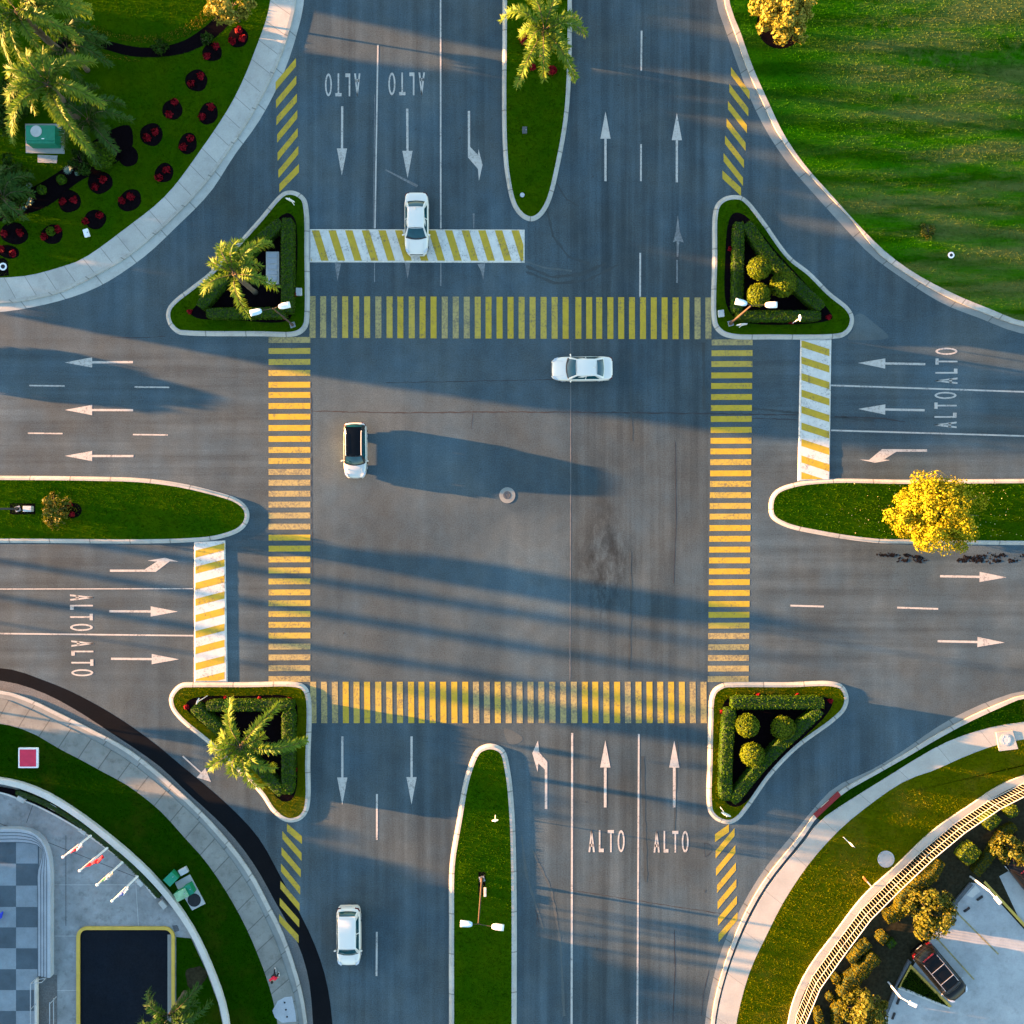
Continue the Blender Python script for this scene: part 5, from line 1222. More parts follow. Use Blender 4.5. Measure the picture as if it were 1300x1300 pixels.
# transformer group, lower left lawn
def slab(name, label, cat, poly, z0, z1, mat, group=None, bevel=0):
    mb = MB(); pts = [tuple(W2(p))[:2] for p in poly]; mb.prism(pts, z0, z1); return tag(mb.build(name, M[mat]), label, cat, group)
def zp(x0, y0, sc, pts): return [(x0 + a / sc, y0 + b / sc) for a, b in pts]
slab('concrete_slab', 'concrete slab with a dark round manhole under the green cabinets on the lower left lawn', 'concrete slab', zp(200, 1080, 16.25, [(375, 640), (680, 475), (1000, 1075), (730, 1215), (590, 985), (420, 745)]), .09, .17, 'pad')
ang = math.radians(28)
cabinet('transformer_cabinet', 'pale green topped cabinet on the concrete slab of the lower left lawn', 'utility cabinet', 235.5, 1130, (.95, .65, .75), ang, 'dgreen', .17, 'pgreen')
cabinet('transformer_cabinet', 'darker teal cabinet beside the pale green one on the same slab', 'utility cabinet', 243.6, 1125, (.55, .75, .6), ang, 'dgreen', .17, 'teal')
cabinet('transformer_cabinet', 'bright teal cabinet standing on the lawn beside the slab', 'utility cabinet', 221, 1111.5, (.85, .7, .6), ang + .3, 'dgreen', .1, 'teal')
cabinet('meter_box', 'grey slotted concrete box next to the bright teal cabinet', 'utility box', 234.6, 1104, (.62, .45, .25), ang, 'pad', .1, 'grey')
def lid(label, px, py, r, z, mat='iron', ring='pad', name='manhole_cover', cat='manhole cover', rr=1.5):
    c = W2((px, py), z); t = thing(name, label, cat, c)
    mb = MB(); mb.lathe(c, [(r * rr, 0), (r * rr, .015), (r * 1.02, .018), (r * 1.0, .008)], 28); mb.build('ring', M[ring], t)
    mb = MB(); mb.lathe(c, [(r, .008), (r, .022), (r * .6, .024), (r * .58, .018), (.05, .02)], 24)
    for k in range(6): a = k * math.pi / 3; mb.box(c + Vector((math.cos(a) * r * .78, math.sin(a) * r * .78, .026)), (r * .25, .03, .012), a)
    mb.build('cover', M[mat], t)
lid('round manhole with a pale concrete ring in the centre of the junction', 644, 628.7, .30, .004, 'iron', 'gutter_grey', rr=2.0)
lid('dark round manhole cover on the slab of the lower left lawn', 247.5, 1141.5, .47, .172, 'darklid', 'darklid', rr=1.05)
lid('round pale grey lid set in the lower right lawn beside the fence', 1124, 1090, .56, .11, 'pad', 'grey', rr=1.12)
lid('round lid in a square pad on the pale sidewalk at the right edge', 1275, 938.5, .38, .185, 'grey', 'pad', rr=1.2)
slab('inspection_pad', 'square concrete pad set into the sidewalk at the right edge', 'concrete pad', [(1263, 929), (1284, 927), (1291, 950), (1267, 953)], .1, .18, 'walk_pale')
slab('inspection_pad', 'pale concrete pad with three small holes in the lower left sidewalk', 'concrete pad', zp(320, 1210, 14.45, [(480, 860), (610, 790), (740, 775), (800, 1060), (820, 1240), (560, 1260), (430, 1170), (380, 1040)]), .1, .14, 'step')
for (a, b) in ((605, 890), (628, 1020), (650, 1150)): lid('small dark hole cover in the pale sidewalk pad, %s' % {890: 'top one', 1020: 'middle one', 1150: 'bottom one'}[b], 320 + a / 14.45, 1210 + b / 14.45, .06, .142, 'darklid', 'darklid', rr=1.1)
lid('white ring valve cover in a dark pad at the left edge below the flower beds', 5, 339, .16, .13, 'darklid', 'whitem', 'valve_cover', 'valve cover', 1.8)
slab('valve_pad', 'dark rounded pad under the white ring valve at the left edge', 'pad', [(-6, 329), (6, 328), (11, 333), (12, 350), (-6, 352)], .09, .125, 'mulch')
lid('white ring valve on the big upper right lawn near the small bush', 1206.5, 324.5, .12, .13, 'darklid', 'whitem', 'valve_cover', 'valve cover', 2.0)
lid('small pale round lamp near the tip of the upper median', 663, 248.5, .17, .17, 'grey', 'darklid', 'ground_light', 'ground light', 1.15)
cabinet('meter_box', 'small dark square box sunk in the grass of the upper median', 'utility box', 666, 166.5, (.35, .5, .08), 0, 'iron')
# red square panel, lower left lawn
t = thing('bench_plinth', 'crimson square panel with a white rim on the lower left lawn', 'panel', W2((38, 961), .1), 0)
mb = MB(); mb.box((0, 0, .1), (1.45, 1.5, .2), 0, 1, .02); mb.build('rim', M['flagwhite'], t, world=False)
mb = MB(); mb.box((0, 0, .205), (1.22, 1.27, .03)); mb.build('panel', M['redsq'], t, world=False)
# pale panelled slab on upper left island
t = thing('monument_slab', 'pale concrete slab with cut panels beside the hedge of the upper left island', 'concrete slab', W2((348, 342), .13))
mb = MB(); mb.box((0, 0, .18), (.98, 2.4, .36), 0, 1, .02); mb.build('slab', M['pad'], t, world=False)
mb = MB()
for k in range(5): mb.box((0, .9 - k * .42, .375), (.7, .3, .03), 0, 1, .01)
mb.build('panel', M['step'], t, world=False)
# teal cabinet, upper left
t = thing('transformer_cabinet', 'large teal transformer cabinet under the sunlit palm in the upper left garden', 'utility cabinet', W2((61, 178), .13))
mb = MB(); mb.box((0, 0, .5), (2.1, 1.35, 1.0), 0, 1, .03); mb.build('body', M['teal'], t, world=False)
mb = MB(); mb.box((0, .08, 1.02), (2.15, 1.1, .06), 0, 1, .02); mb.build('lid', M['teal'], t, world=False)
mb = MB(); mb.lathe((-.3, .2, 1.06), [(.42, 0), (.42, .02), (.3, .025), (.01, .025)], 18); mb.build('vent_cap', M['grey'], t, world=False)
mb = MB(); mb.box((.2, -.35, 1.07), (.18, .06, .05)); mb.build('handle', M['whitem'], t, world=False)
slab('concrete_slab', 'concrete base slab under the teal cabinet in the upper left garden', 'concrete slab', [(33, 158), (83, 158), (83, 196), (34, 195)], .09, .14, 'pad')
slab('concrete_slab', 'small stained slab just below the teal cabinet base', 'concrete slab', [(49, 197.5), (74, 198.5), (73, 208), (49, 207)], .09, .15, 'pad')

# traffic signs seen from above
def sign(label, base, plate_dir, zt=2.3, r=.25, mat='whitem', tri=False):
    b = W2(base, .13); t = thing('traffic_sign', label, 'road sign', b, group='small road signs on the islands')
    mb = MB(); mb.tube([b, b + Vector((0, 0, zt))], .03, 7); mb.build('post', M[mat], t)
    a = math.radians(plate_dir); u = Vector((math.cos(a), math.sin(a), 0)); n = Vector((-u.y, u.x, 0)); c = b + Vector((0, 0, zt - r * .9)) + n * .045
    mb = MB(); k = 3 if tri else 8; rr = []
    for o in (-.012, .012): rr.append([c + n * o + (u * math.cos(2 * math.pi * (i + .5) / k + (math.pi / 3 if tri else 0)) + Vector((0, 0, 1)) * math.sin(2 * math.pi * (i + .5) / k)) * r for i in range(k)])
    mb.loft(rr, True, True); mb.build('plate', M['whitem'], t)
    mb = MB(); mb.box(c - n * .02 , (.3, .02, .04), a); mb.build('bracket', M['steel'], t)
sign('small white sign on a post at the bottom right of the upper right island', (1005, 411), 95)
sign('yellowish small sign lying low at the lower left of the upper right island', (938, 416), 5, 1.2, .42)
sign('small white sign at the top tip of the upper left island', (374, 261), 160, 1.6, .36)
sign('small sign at the left end of the lower left island hedge', (264, 883), 70)
sign('small white sign at the bottom tip of the lower right island', (914, 1024), -20, 2.2, .38)
sign('small pale T shaped sign high on the lower median', (629, 1034), 5, 1.6)
sign('pale green sign on a post on the lower right lawn by the sidewalk', (1070, 1062), -45, 2.0)
# barrier sign by fence
t = thing('barrier_arm', 'small orange tipped marker post leaning by the white fence on the lower right lawn', 'marker post', W2((1100, 1119), .1))
b = W2((1106, 1125), .1); mb = MB(); mb.tube([b, P(1100, 1118, .8)], .04, 6); mb.build('post', M['whitem'], t)
mb = MB(); q = P(1098, 1116, .85); mb.box(q, (.45, .12, .12), -.9, 1, .02); mb.build('reflector', M['orange'], t)
# painted stretch of kerb
pa = resample([Vector(p) for p in SE_kerb[8:10]], 12); pb = resample([Vector(p) for p in SE_k2[8:10]], 12)
mb = MB(); strip_profile(mb, [q + Vector((-.6, -.6)) for q in pa], pb, .128, .136); tag(mb.build('painted_kerb', M['kerb_red']), 'dark red painted stretch of kerb by the lower right sidewalk', 'painted kerb')

# white fence on its ledge, lower right
ledge = MB(); strip_profile(ledge, f_out, f_in, .3, .3, True, .0); tag(ledge.build('low_wall', M['walk_pale'], origin=W2(f_in[60], 0)), 'low pale concrete wall carrying the white fence along the lower right lawn', 'wall')
Fz0, Fz1 = .3, 2.25
t = thing('metal_fence', 'long curved white metal fence with close vertical bars in the lower right corner', 'fence', W2(f_in[60], .3))
fl = resample([p + Vector((-.9, -.9)) for p in f_in], 17)
full = resample([p + Vector((-1.3, -1.3)) for p in f_in], 17 * 13)
NSEG = 16
for k in range(NSEG + 1):
    q = W2(fl[k], Fz0); mb = MB(); mb.box(q + Vector((0, 0, (Fz1 - Fz0 + .06) / 2)), (.06, .06, Fz1 - Fz0 + .06), .6); mb.build('post', M['cream'], t)
for k in range(NSEG):
    a, b_ = fl[k], fl[k + 1]; n = int((b_ - a).length / 3.9)
    mb = MB()
    for i in range(1, n):
        q = W2(a.lerp(b_, i / n), 0); d = (b_ - a).normalized(); mb.box(q + Vector((0, 0, (Fz0 + Fz1) / 2 + .03)), (.026, .026, Fz1 - Fz0 - .1), -math.atan2(d.y, d.x))
    mb.build('bar_panel', M['cream'], t)
for z_, w in ((Fz0 + .12, .04), (Fz0 + 1.05, .04), (Fz1, .07)):
    mb = MB(); mb.tube([W2(p, z_) for p in fl], w / 2, 6); mb.build('rail', M['wallwhite'], t)

# low white wall, lower left, and planter behind it
mb = MB(); strip_profile(mb, wo_, wi_, .45, .45, True, 0.0)
tag(mb.build('garden_wall', M['wallwhite'], origin=W2(wo_[100], 0)), 'long curved low white wall between the lower left lawn and the paved yard', 'wall')
PL_i = [(-300, 1000), (0, 1004), (23, 1011), (51, 1022), (94, 1045), (132, 1071), (165, 1096), (200, 1138)]
PL_o = [(-300, 989), (0, 997.5), (27, 1003), (53, 1014), (92, 1037), (138, 1072), (173, 1104), (206, 1140)]
pi_, po_ = resample(cr(PL_i), 60), resample(cr(PL_o), 60)
mb = MB(); strip_profile(mb, po_, pi_, .2, .2, False); mb.build('planting_soil', M['mulch'], origin=(0, 0, 0))['kind'] = 'structure'
mb = MB(); strip_profile(mb, pi_, [p + Vector((-1.2, 1.6)) for p in pi_], .26, .26, True, 0); tag(mb.build('planter_edge', M['wallwhite'], origin=W2(pi_[30], 0)), 'thin pale planter edge running behind the curved white wall, behind the flagpoles', 'planter edge')
hedge('low dark planting strip between the curved white wall and the flagpoles', [(20, 1006), (60, 1022), (94, 1043), (135, 1073), (168, 1102), (202, 1139)], 6, .35, 'dtree', None, 120)
GP = 'concrete blocks in the planter'
for (x, y, a, lb) in ((30, 1013, .5, 'first pale block in the planter from the left'), (70, 1023, .5, 'second pale block in the planter'), (108, 1053, .62, 'pale block beside the first flagpole'), (147, 1077, .75, 'pale block between the second and third flagpole'), (180, 1118, .85, 'pale block right of the last flagpole'), (209, 1146, .9, 'pale block at the end of the planter')):
    c = W2((x, y), .04); mb = MB(); mb.box(c + Vector((0, 0, .2)), (.62, .36, .4), -a, 1, .02); tag(mb.build('planter_block', M['pad']), lb, 'concrete block', GP)

# flagpoles and flags
POLES = [((116, 1056), (83.5, 1090), 'first'), ((137, 1072), (104.5, 1107), 'second'), ((155.5, 1090), (127, 1125), 'third'), ((175, 1108), (146, 1145), 'last')]
for i, (b, tp, nm_) in enumerate(POLES):
    B = W2(b, .2); r0 = (Vector(b) - Vector((650, 650))).length; r1 = (Vector(tp) - Vector((650, 650))).length; zt = H * (1 - r0 / r1) + .2
    T_ = P(tp[0], tp[1], zt)
    B2 = Vector((T_.x, T_.y, .2)).lerp(B, .5); t = thing('flagpole', 'white flagpole, %s of the four along the curved planter' % nm_, 'flagpole', (B2.x, B2.y, .04), group='flagpoles along the curved wall')
    mb = MB(); mb.tube([Vector((B2.x, B2.y, .1)), Vector((B2.x, B2.y, zt * .5)), Vector((B2.x, B2.y, zt))], [.085, .07, .05], 8); mb.build('pole', M['whitem'], t)
    mb = MB(); mb.box((B2.x, B2.y, .25), (.34, .34, .34), .78, .9, .03); mb.build('base', M['pad'], t)
    mb = MB(); mb.lathe((B2.x, B2.y, zt + .05), [(.02, -.09), (.09, -.03), (.1, .02), (.06, .08), (.01, .1)], 10); mb.build('finial', M['whitem'], t)
    # drooping flag
    cols = [['flagwhite', 'flagred', 'flagwhite'], ['flagred', 'flagred', 'flagred'], ['flaggreen', 'flagwhite', 'pad'], ['flagwhite', 'flagblue', 'flagwhite']][i]
    ln = [.75, 1.25, .5, .55][i]; dr = Vector((.82, .30, 0)).normalized(); mb = MB(); fz = zt - .35
    for j in range(3):
        mb.m = j; rows = []
        for a in range(5):
            u = (j + a / 4) / 3; row = []
            for v in range(7):
                vv = v / 6; fold = .09 * math.sin(vv * 9 + u * 7) * u + .05 * math.sin(u * 15)
                pnt = Vector((B2.x, B2.y, 0)) + dr * (.07 + ln * u * (.62 + .38 * (1 - vv))) + Vector((-dr.y, dr.x, 0)) * fold; row.append(pnt + Vector((0, 0, fz - .85 * vv - .75 * u * u)))
            rows.append(row)
        mb.loft(rows, False)
    o = mb.build('flag', [M[c] for c in cols], smooth=True); md = o.modifiers.new('cloth', 'SOLIDIFY'); md.thickness = .012
    tag(o, ['white and dark red flag drooping from the first flagpole', 'bright red flag drooping from the second flagpole', 'small greenish flag furled on the third flagpole', 'white and blue flag furled on the last flagpole'][i], 'flag', 'flags on the poles')

# stepped seats round the chequered floor
def ushape(d):
    return [(-400, 1049 + d), (-2, 1049 + d), (30, 1049 + d), (48, 1054 + d * .9), (60 - d * .25, 1066 + d * .6), (67 - d * .7, 1085 + d * .35), (69 - d, 1105), (69 - d, 1140), (69 - d, 1236 + d * .1)]
for k in range(4):
    a = resample(cr(ushape(k * 5)), 70); b = resample(cr(ushape(k * 5 + 5.0)), 70); z_ = .62 - k * .15
    mb = MB(); strip_profile(mb, a, b, z_, z_, True, 0.0)
    if k == 0: st_ = thing('stepped_seating', 'curved pale concrete seating steps round the chequered floor', 'steps', W2((60, 1120), .04))
    mb.build('step', M['step'], st_)
    e = resample(cr(ushape(k * 5 + 4.1)), 70); mb = MB(); strip_profile(mb, e, resample(cr(ushape(k * 5 + 5.0)), 70), z_ + .004, z_ + .004, False); mb.build('step_edge', M['tile_dark'], st_)
xs = [-6, 20.8, 48.5]; ys_ = [1069, 1096, 1124, 1151, 1177, 1203.5, 1230, 1256.5, 1283, 1310]
mb = MB(); mb.sheet([W2(p, .045) for p in ((-200, 1068), (-200, 1400), (50, 1400), (50, 1068))]); mb.build('chequered_floor', M['tile_dark'], origin=(0, 0, 0))['kind'] = 'structure'
dark = [[1, 0], [0, 1], [1, 0], [0, 1], [1, 0], [0, 1], [1, 0], [0, 1], [1, 0]]
mb = MB()
for r_ in range(9):
    for c_ in (-1, 0):
        if dark[r_][c_ + 1] == 0:
            x0 = xs[c_ + 1]; x1 = xs[c_ + 2]
            mb.sheet([W2(p, .05) for p in ((x0, ys_[r_]), (x0, ys_[r_ + 1]), (x1, ys_[r_ + 1]), (x1, ys_[r_]))])
mb.build('pale_floor_tiles', M['tile_pale'], origin=(0, 0, 0))['kind'] = 'structure'
mb = MB(); mb.sheet([W2(p, .056) for p in ((49, 1237), (49, 1420), (73, 1420), (73, 1237))]); mb.build('ramp_floor', M['patch_asphalt'], origin=(0, 0, 0))['kind'] = 'structure'
# handrails
def rail(label, pts, zs, posts):
    t = thing('handrail', label, 'handrail', W2(pts[0], .05), group='pale metal handrails by the steps')
    for z_ in zs:
        mb = MB(); mb.tube([W2(p, z_) for p in pts], .035, 6); mb.build('rail', M['step'], t)
    for p in posts:
        mb = MB(); mb.tube([W2(p, .05), W2(p, zs[-1])], .035, 6); mb.build('post', M['step'], t)
    mb = MB(); mb.prism([tuple(W2(p))[:2] for p in ((pts[-2][0] - 1, pts[-2][1]), (pts[-2][0] + 1.6, pts[-2][1]), (pts[-1][0] + 1.6, pts[-1][1]), (pts[-1][0] - 1, pts[-1][1]))], .05, .3); mb.build('kerb_plinth', M['wallwhite'], t)
rail('long pale handrail beside the chequered floor at the lower left, bending at the step end', [(62, 1238), (48, 1240), (48, 1400)], (.5, 1.1), [(62, 1238), (48, 1240), (48, 1272), (48, 1305), (48, 1340)])
rail('shorter pale handrail right of the ramp at the bottom left', [(72, 1263), (72, 1330), (72, 1400)], (.5, 1.1), [(72, 1265), (72, 1300), (72, 1340)])
# unidentified blue object at the left edge, modelled as a slanted board
t = thing('blue_object', 'bright blue slanted board at the left edge on the chequered floor', 'board', W2((1, 1162), .05), .6)
mb = MB(); mb.box((0, 0, .3), (.75, .06, .6), 0, 1, .01, rx=.5); mb.build('panel', M['blue'], t, world=False)
mb = MB(); mb.tube([(-.3, .1, 0), (-.3, -.1, .5)], .02, 5); mb.tube([(.3, .1, 0), (.3, -.1, .5)], .02, 5); mb.build('stand', M['steel'], t, world=False)

# dark asphalt yard with yellow kerb
def rrect(x0, y0, x1, y1, r, n=6):
    out = [(x0, y1), (x0, y0 + r)]
    for k in range(1, n): a = math.pi + k * math.pi / 2 / n; out.append((x0 + r + r * math.cos(a), y0 + r + r * math.sin(a)))
    out.append((x0 + r, y0)); out.append((x1 - r, y0))
    for k in range(1, n): a = -math.pi / 2 + k * math.pi / 2 / n; out.append((x1 - r + r * math.cos(a), y0 + r + r * math.sin(a)))
    out += [(x1, y0 + r), (x1, y1)]; return [Vector(p) for p in out]
ro, ri = rrect(98, 1175.5, 222.5, 1600, 13), rrect(102.3, 1179.5, 218.5, 1600, 9)
mb = MB(); strip_profile(mb, ro, ri, .16, .16, True, 0); tag(mb.build('yellow_kerb', M['kerb_yellow'], origin=W2((160, 1240), 0)), 'yellow painted kerb round the dark asphalt lot at the lower left', 'kerb')
mb = MB(); q = [W2(p, .048) for p in ri]; mb.sheet(q[::-1] if True else q); mb.build('asphalt_lot', M['lot_asphalt'], origin=(0, 0, 0))['kind'] = 'structure'
mb = MB(); mb.sheet([W2(p, .053) for p in ((213, 1186), (213, 1600), (218.5, 1600), (218.5, 1186))]); mb.build('gutter', M['gutter_grey'], origin=(0, 0, 0))['kind'] = 'structure'
# rough ground between lot and wall
rg = [Vector(p) for p in ((224, 1189), (243, 1191), (262, 1232), (277, 1273), (284, 1306), (293, 1500), (224, 1500))]
mb = MB(); mb.sheet([W2(p, .05) for p in rg][::-1]); mb.build('rough_ground', M['grassC'], origin=(0, 0, 0))['kind'] = 'structure'
grass([tuple(p) for p in rg], M['grassC'], 60, (.04, .1), .05, [ell(247, 1240, 11, 14)])
mb = MB(); mb.sheet([W2(p, .055) for p in ell(249, 1241, 13, 16, 20, .3, .12)][::-1]); mb.build('bare_soil', M['soil'], origin=(0, 0, 0))['kind'] = 'structure'
slab('drain_grate', 'small dark drain grate at the corner of the yard beside the white wall', 'drain', [(219, 1175), (225, 1174), (228, 1181), (222, 1183)], .04, .06, 'iron')

# ---- parking lot furniture
t = thing('planter_island', 'wedge shaped planter with yellow kerb beside the black SUV', 'planter', W2((1165, 1250), .075))
mb = MB(); strip_profile(mb, [Vector(p) for p in ((1137, 1252), (1154, 1222), (1207, 1276))], [Vector(p) for p in ((1141, 1253), (1155, 1228), (1203, 1277))], .2, .2, True, .07); mb.build('yellow_kerb', M['kerb_yellow'], t)
mb = MB(); strip_profile(mb, [Vector(p) for p in ((1137, 1253), (1205, 1280))], [Vector(p) for p in ((1140, 1250), (1204, 1277))], .19, .19, True, .07); mb.build('kerb_edge', M['wallwhite'], t)
mb = MB(); mb.sheet([W2(p, .15) for p in ((1155, 1227), (1140, 1252), (1204, 1277))]); mb.build('soil', M['mulch'], t)
grass([(1155, 1227), (1140, 1252), (1204, 1277)], M['hedge'], 500, (.08, .2), .15)
GW = 'black wheel stops in the parking lot'
for (x, y, a, lb) in ((1243, 1139.5, .62, 'topmost black wheel stop in the corner lot, below the lamp'), (1226.5, 1154, .62, 'second black wheel stop, under the first'), (1210, 1169.5, .9, 'black wheel stop at the edge of the olive tree'), (1139.5, 1270, 1.2, 'black wheel stop below the planter lamp'), (1133.5, 1289, 1.2, 'lowest black wheel stop near the bottom edge')):
    c = W2((x, y), .078); mb = MB(); mb.box(c + Vector((0, 0, .06)), (.55, .16, .12), a, .85, .02)
    for o_ in (-.17, .17): mb.box(c + Vector((math.cos(a) * o_, math.sin(a) * o_, .125)), (.06, .06, .02), a)
    tag(mb.build('wheel_stop', M['trim']), lb, 'wheel stop', GW)
def pline(a, b, w, label):
    a, b = Vector(a), Vector(b); d = (b - a).normalized(); n = Vector((-d.y, d.x)) * w / 2
    flat('bay_line', [[tuple(a - n), tuple(b - n), tuple(b + n), tuple(a + n)]], [M['yellow3']], label, 'bay line', 'yellow parking bay lines', z=.082)
pline((1214, 1158), (1267, 1211), 2, 'yellow bay line in the middle of the corner lot'); pline((1190, 1192), (1236, 1243), 2, 'yellow bay line beside the black SUV')
mb = MB(); strip_profile(mb, [Vector(p) for p in ((1247, 1119), (1300, 1177), (1400, 1290))], [Vector(p) for p in ((1249, 1117), (1302, 1174), (1403, 1287))], .2, .2, True, .05); tag(mb.build('yellow_kerb', M['kerb_yellow']), 'yellow painted kerb along the right side of the corner parking lot', 'kerb')
mb = MB(); strip_profile(mb, [Vector(p) for p in ((1204, 1150), (1230, 1119))], [Vector(p) for p in ((1208, 1153), (1234, 1122))], .2, .2, True, .05); tag(mb.build('dark_kerb', M['iron']), 'dark kerb between the garden and the lot, above the olive tree', 'kerb')
mb = MB(); strip_profile(mb, [Vector(p) for p in ((1122, 1284), (1134, 1253), (1152, 1217))], [Vector(p) for p in ((1126, 1286), (1138, 1255), (1156, 1220))], .2, .2, True, .05); tag(mb.build('dark_kerb', M['iron']), 'dark kerb between the garden and the planter with the yellow edge', 'kerb')
slab('floor_plate', 'small pale plate on the ground in the corner of the parking lot', 'plate', [(1226, 1136), (1238, 1123), (1244, 1131), (1234, 1139)], .07, .1, 'wallwhite')
def lotlamp(label, base, mid, head, zt):
    b = W2(base, .1); t = thing('lot_lamp', label, 'lamp', b, group='white lamps of the corner car park')
    r0 = (Vector(base) - Vector((650, 650))).length; M_ = P(mid[0], mid[1], zt); B = Vector((M_.x, M_.y, .1)).lerp(b, .3)
    mb = MB(); mb.tube([b, M_], .07, 8); mb.build('pole', M['whitem'], t)
    hd = P(head[0], head[1], zt + .25); mb = MB(); mb.tube([M_, hd], .045, 6); mb.build('arm', M['whitem'], t)
    d = (hd - M_); mb = MB(); mb.box(hd, (.62, .28, .1), math.atan2(d.y, d.x), 1, .03); mb.build('lamp_head', M['whitem'], t)
lotlamp('white lamp post at the top of the corner parking lot, above the wheel stops', (1231, 1112), (1256, 1131), (1267, 1143), 2.9)
lotlamp('white lamp post beside the wedge planter at the bottom of the corner lot', (1127, 1246), (1143, 1266), (1159, 1275), 2.9)
mb = MB(); mb.box(W2((1128, 1166), .3) , (.3, .3, .35), .4, .8, .03); tag(mb.build('garden_light', M['whitem']), 'small white garden light beside the wavy golden hedge', 'garden light')

# ================================================================ PERSON
def person(px, py, head_px):
    f = W2((px, py), .118); t = thing('person', 'person in a red top and black trousers walking on the lower left sidewalk', 'person', f, math.radians(-80))
    Hh = 1.68
    J = {'pel': (0, 0, .92), 'sp': (0, .0, 1.12), 'ch': (.02, 0, 1.32), 'nk': (.03, 0, 1.45), 'hd0': (.04, 0, 1.53), 'hd1': (.05, 0, 1.62), 'hd2': (.045, 0, 1.66),
         'hl': (0, .09, .9), 'kl': (.16, .1, .50), 'al': (.10, .1, .10), 'tl': (.27, .11, .045), 'hr': (0, -.09, .9), 'kr': (.02, -.1, .48), 'ar': (-.26, -.1, .14), 'tr': (-.12, -.11, .045),
         'sl': (.01, .19, 1.38), 'el': (-.06, .27, 1.12), 'wl': (.08, .28, .90), 'ml': (.12, .28, .83), 'sr': (.01, -.19, 1.38), 'er': (.0, -.27, 1.13), 'wr': (.18, -.26, .97), 'mr': (.25, -.255, .94)}
    Rr = {'pel': .135, 'sp': .125, 'ch': .14, 'nk': .055, 'hd0': .075, 'hd1': .09, 'hd2': .075, 'hl': .09, 'kl': .06, 'al': .042, 'tl': .035, 'hr': .09, 'kr': .06, 'ar': .042, 'tr': .035, 'sl': .06, 'el': .042, 'wl': .03, 'ml': .032, 'sr': .06, 'er': .042, 'wr': .03, 'mr': .032}
    E = [('pel', 'sp'), ('sp', 'ch'), ('ch', 'nk'), ('nk', 'hd0'), ('hd0', 'hd1'), ('hd1', 'hd2'), ('pel', 'hl'), ('hl', 'kl'), ('kl', 'al'), ('al', 'tl'), ('pel', 'hr'), ('hr', 'kr'), ('kr', 'ar'), ('ar', 'tr'), ('ch', 'sl'), ('sl', 'el'), ('el', 'wl'), ('wl', 'ml'), ('ch', 'sr'), ('sr', 'er'), ('er', 'wr'), ('wr', 'mr')]
    for s_ in ('l', 'r'):      # fingers and thumb
        w, m = Vector(J['w' + s_]), Vector(J['m' + s_]); d = (m - w).normalized(); sd_ = Vector((0, 1, 0)).cross(d).normalized()
        for i in range(4):
            a = m + sd_ * (.024 * (i - 1.5)) + d * .02; ln = (.055, .07, .075, .062)[i]
            J['f%d%s' % (i, s_)] = tuple(a); J['g%d%s' % (i, s_)] = tuple(a + d * ln * .55 + Vector((0, 0, -.01))); J['h%d%s' % (i, s_)] = tuple(a + d * ln * .9 + Vector((0, 0, -.03)))
            for q, r in (('f', .010), ('g', .009), ('h', .008)): Rr['%s%d%s' % (q, i, s_)] = r
            E += [('m' + s_, 'f%d%s' % (i, s_)), ('f%d%s' % (i, s_), 'g%d%s' % (i, s_)), ('g%d%s' % (i, s_), 'h%d%s' % (i, s_))]
        J['t' + s_ + '1'] = tuple(w.lerp(m, .5) + sd_ * .05); J['t' + s_ + '2'] = tuple(w.lerp(m, 1.0) + sd_ * .06); Rr['t' + s_ + '1'] = .011; Rr['t' + s_ + '2'] = .009
        E += [('w' + s_, 't' + s_ + '1'), ('t' + s_ + '1', 't' + s_ + '2')]
    def skin(name, keys, edges, rad, mat, sub=2, scale=1.0, parent=t):
        me = bpy.data.meshes.new(name); idx = {k: i for i, k in enumerate(keys)}
        me.from_pydata([J[k] for k in keys], [(idx[a], idx[b]) for a, b in edges if a in idx and b in idx], [])
        o = bpy.data.objects.new(name, me); C.objects.link(o); o.parent = parent; me.materials.append(M[mat])
        o.modifiers.new('skin', 'SKIN'); sv = me.skin_vertices[0].data
        for k, i in idx.items(): sv[i].radius = (rad[k] * scale, rad[k] * scale)
        sv[0].use_root = True; s = o.modifiers.new('sub', 'SUBSURF'); s.levels = sub; s.render_levels = sub
        return o
    skin('body', list(J), E, Rr, 'skin')
    sh = dict(Rr); sh.update({'sp': .155, 'ch': .175, 'pel': .16, 'sl': .085, 'el': .06, 'sr': .085, 'er': .06, 'nk': .07})
    skin('shirt', ['ch', 'sp', 'pel', 'sl', 'el', 'sr', 'er'], E, sh, 'shirt')
    tr_ = dict(Rr); tr_.update({'pel': .15, 'hl': .105, 'kl': .075, 'al': .058, 'hr': .105, 'kr': .075, 'ar': .058})
    skin('trousers', ['pel', 'hl', 'kl', 'al', 'hr', 'kr', 'ar'], E, tr_, 'trousers')
    for a, b in (('al', 'tl'), ('ar', 'tr')):
        p, q = Vector(J[a]), Vector(J[b]); mb = MB(); d = Vector((q.x - p.x, 0, 0)).normalized(); zc = .05 if b == 'tl' else .05
        rr = [[Vector((p.x - .05 + u * .3, p.y + w * math.cos(k * math.pi / 4), max(.0, zc + hh * math.sin(k * math.pi / 4)))) for k in range(8)] for u, w, hh in ((0, .035, .05), (.3, .045, .06), (.7, .05, .045), (1, .03, .03))]
        mb.loft(rr, True, True); mb.build('shoe', M['shoe'], t, world=False, smooth=True)
    mb = MB(); mb.lathe((.035, 0, 1.63), [(.098, -.06), (.108, 0), (.1, .05), (.07, .09), (.01, .108)], 14, 1.05, .92); mb.build('hair', M['hair'], t, world=False, smooth=True)
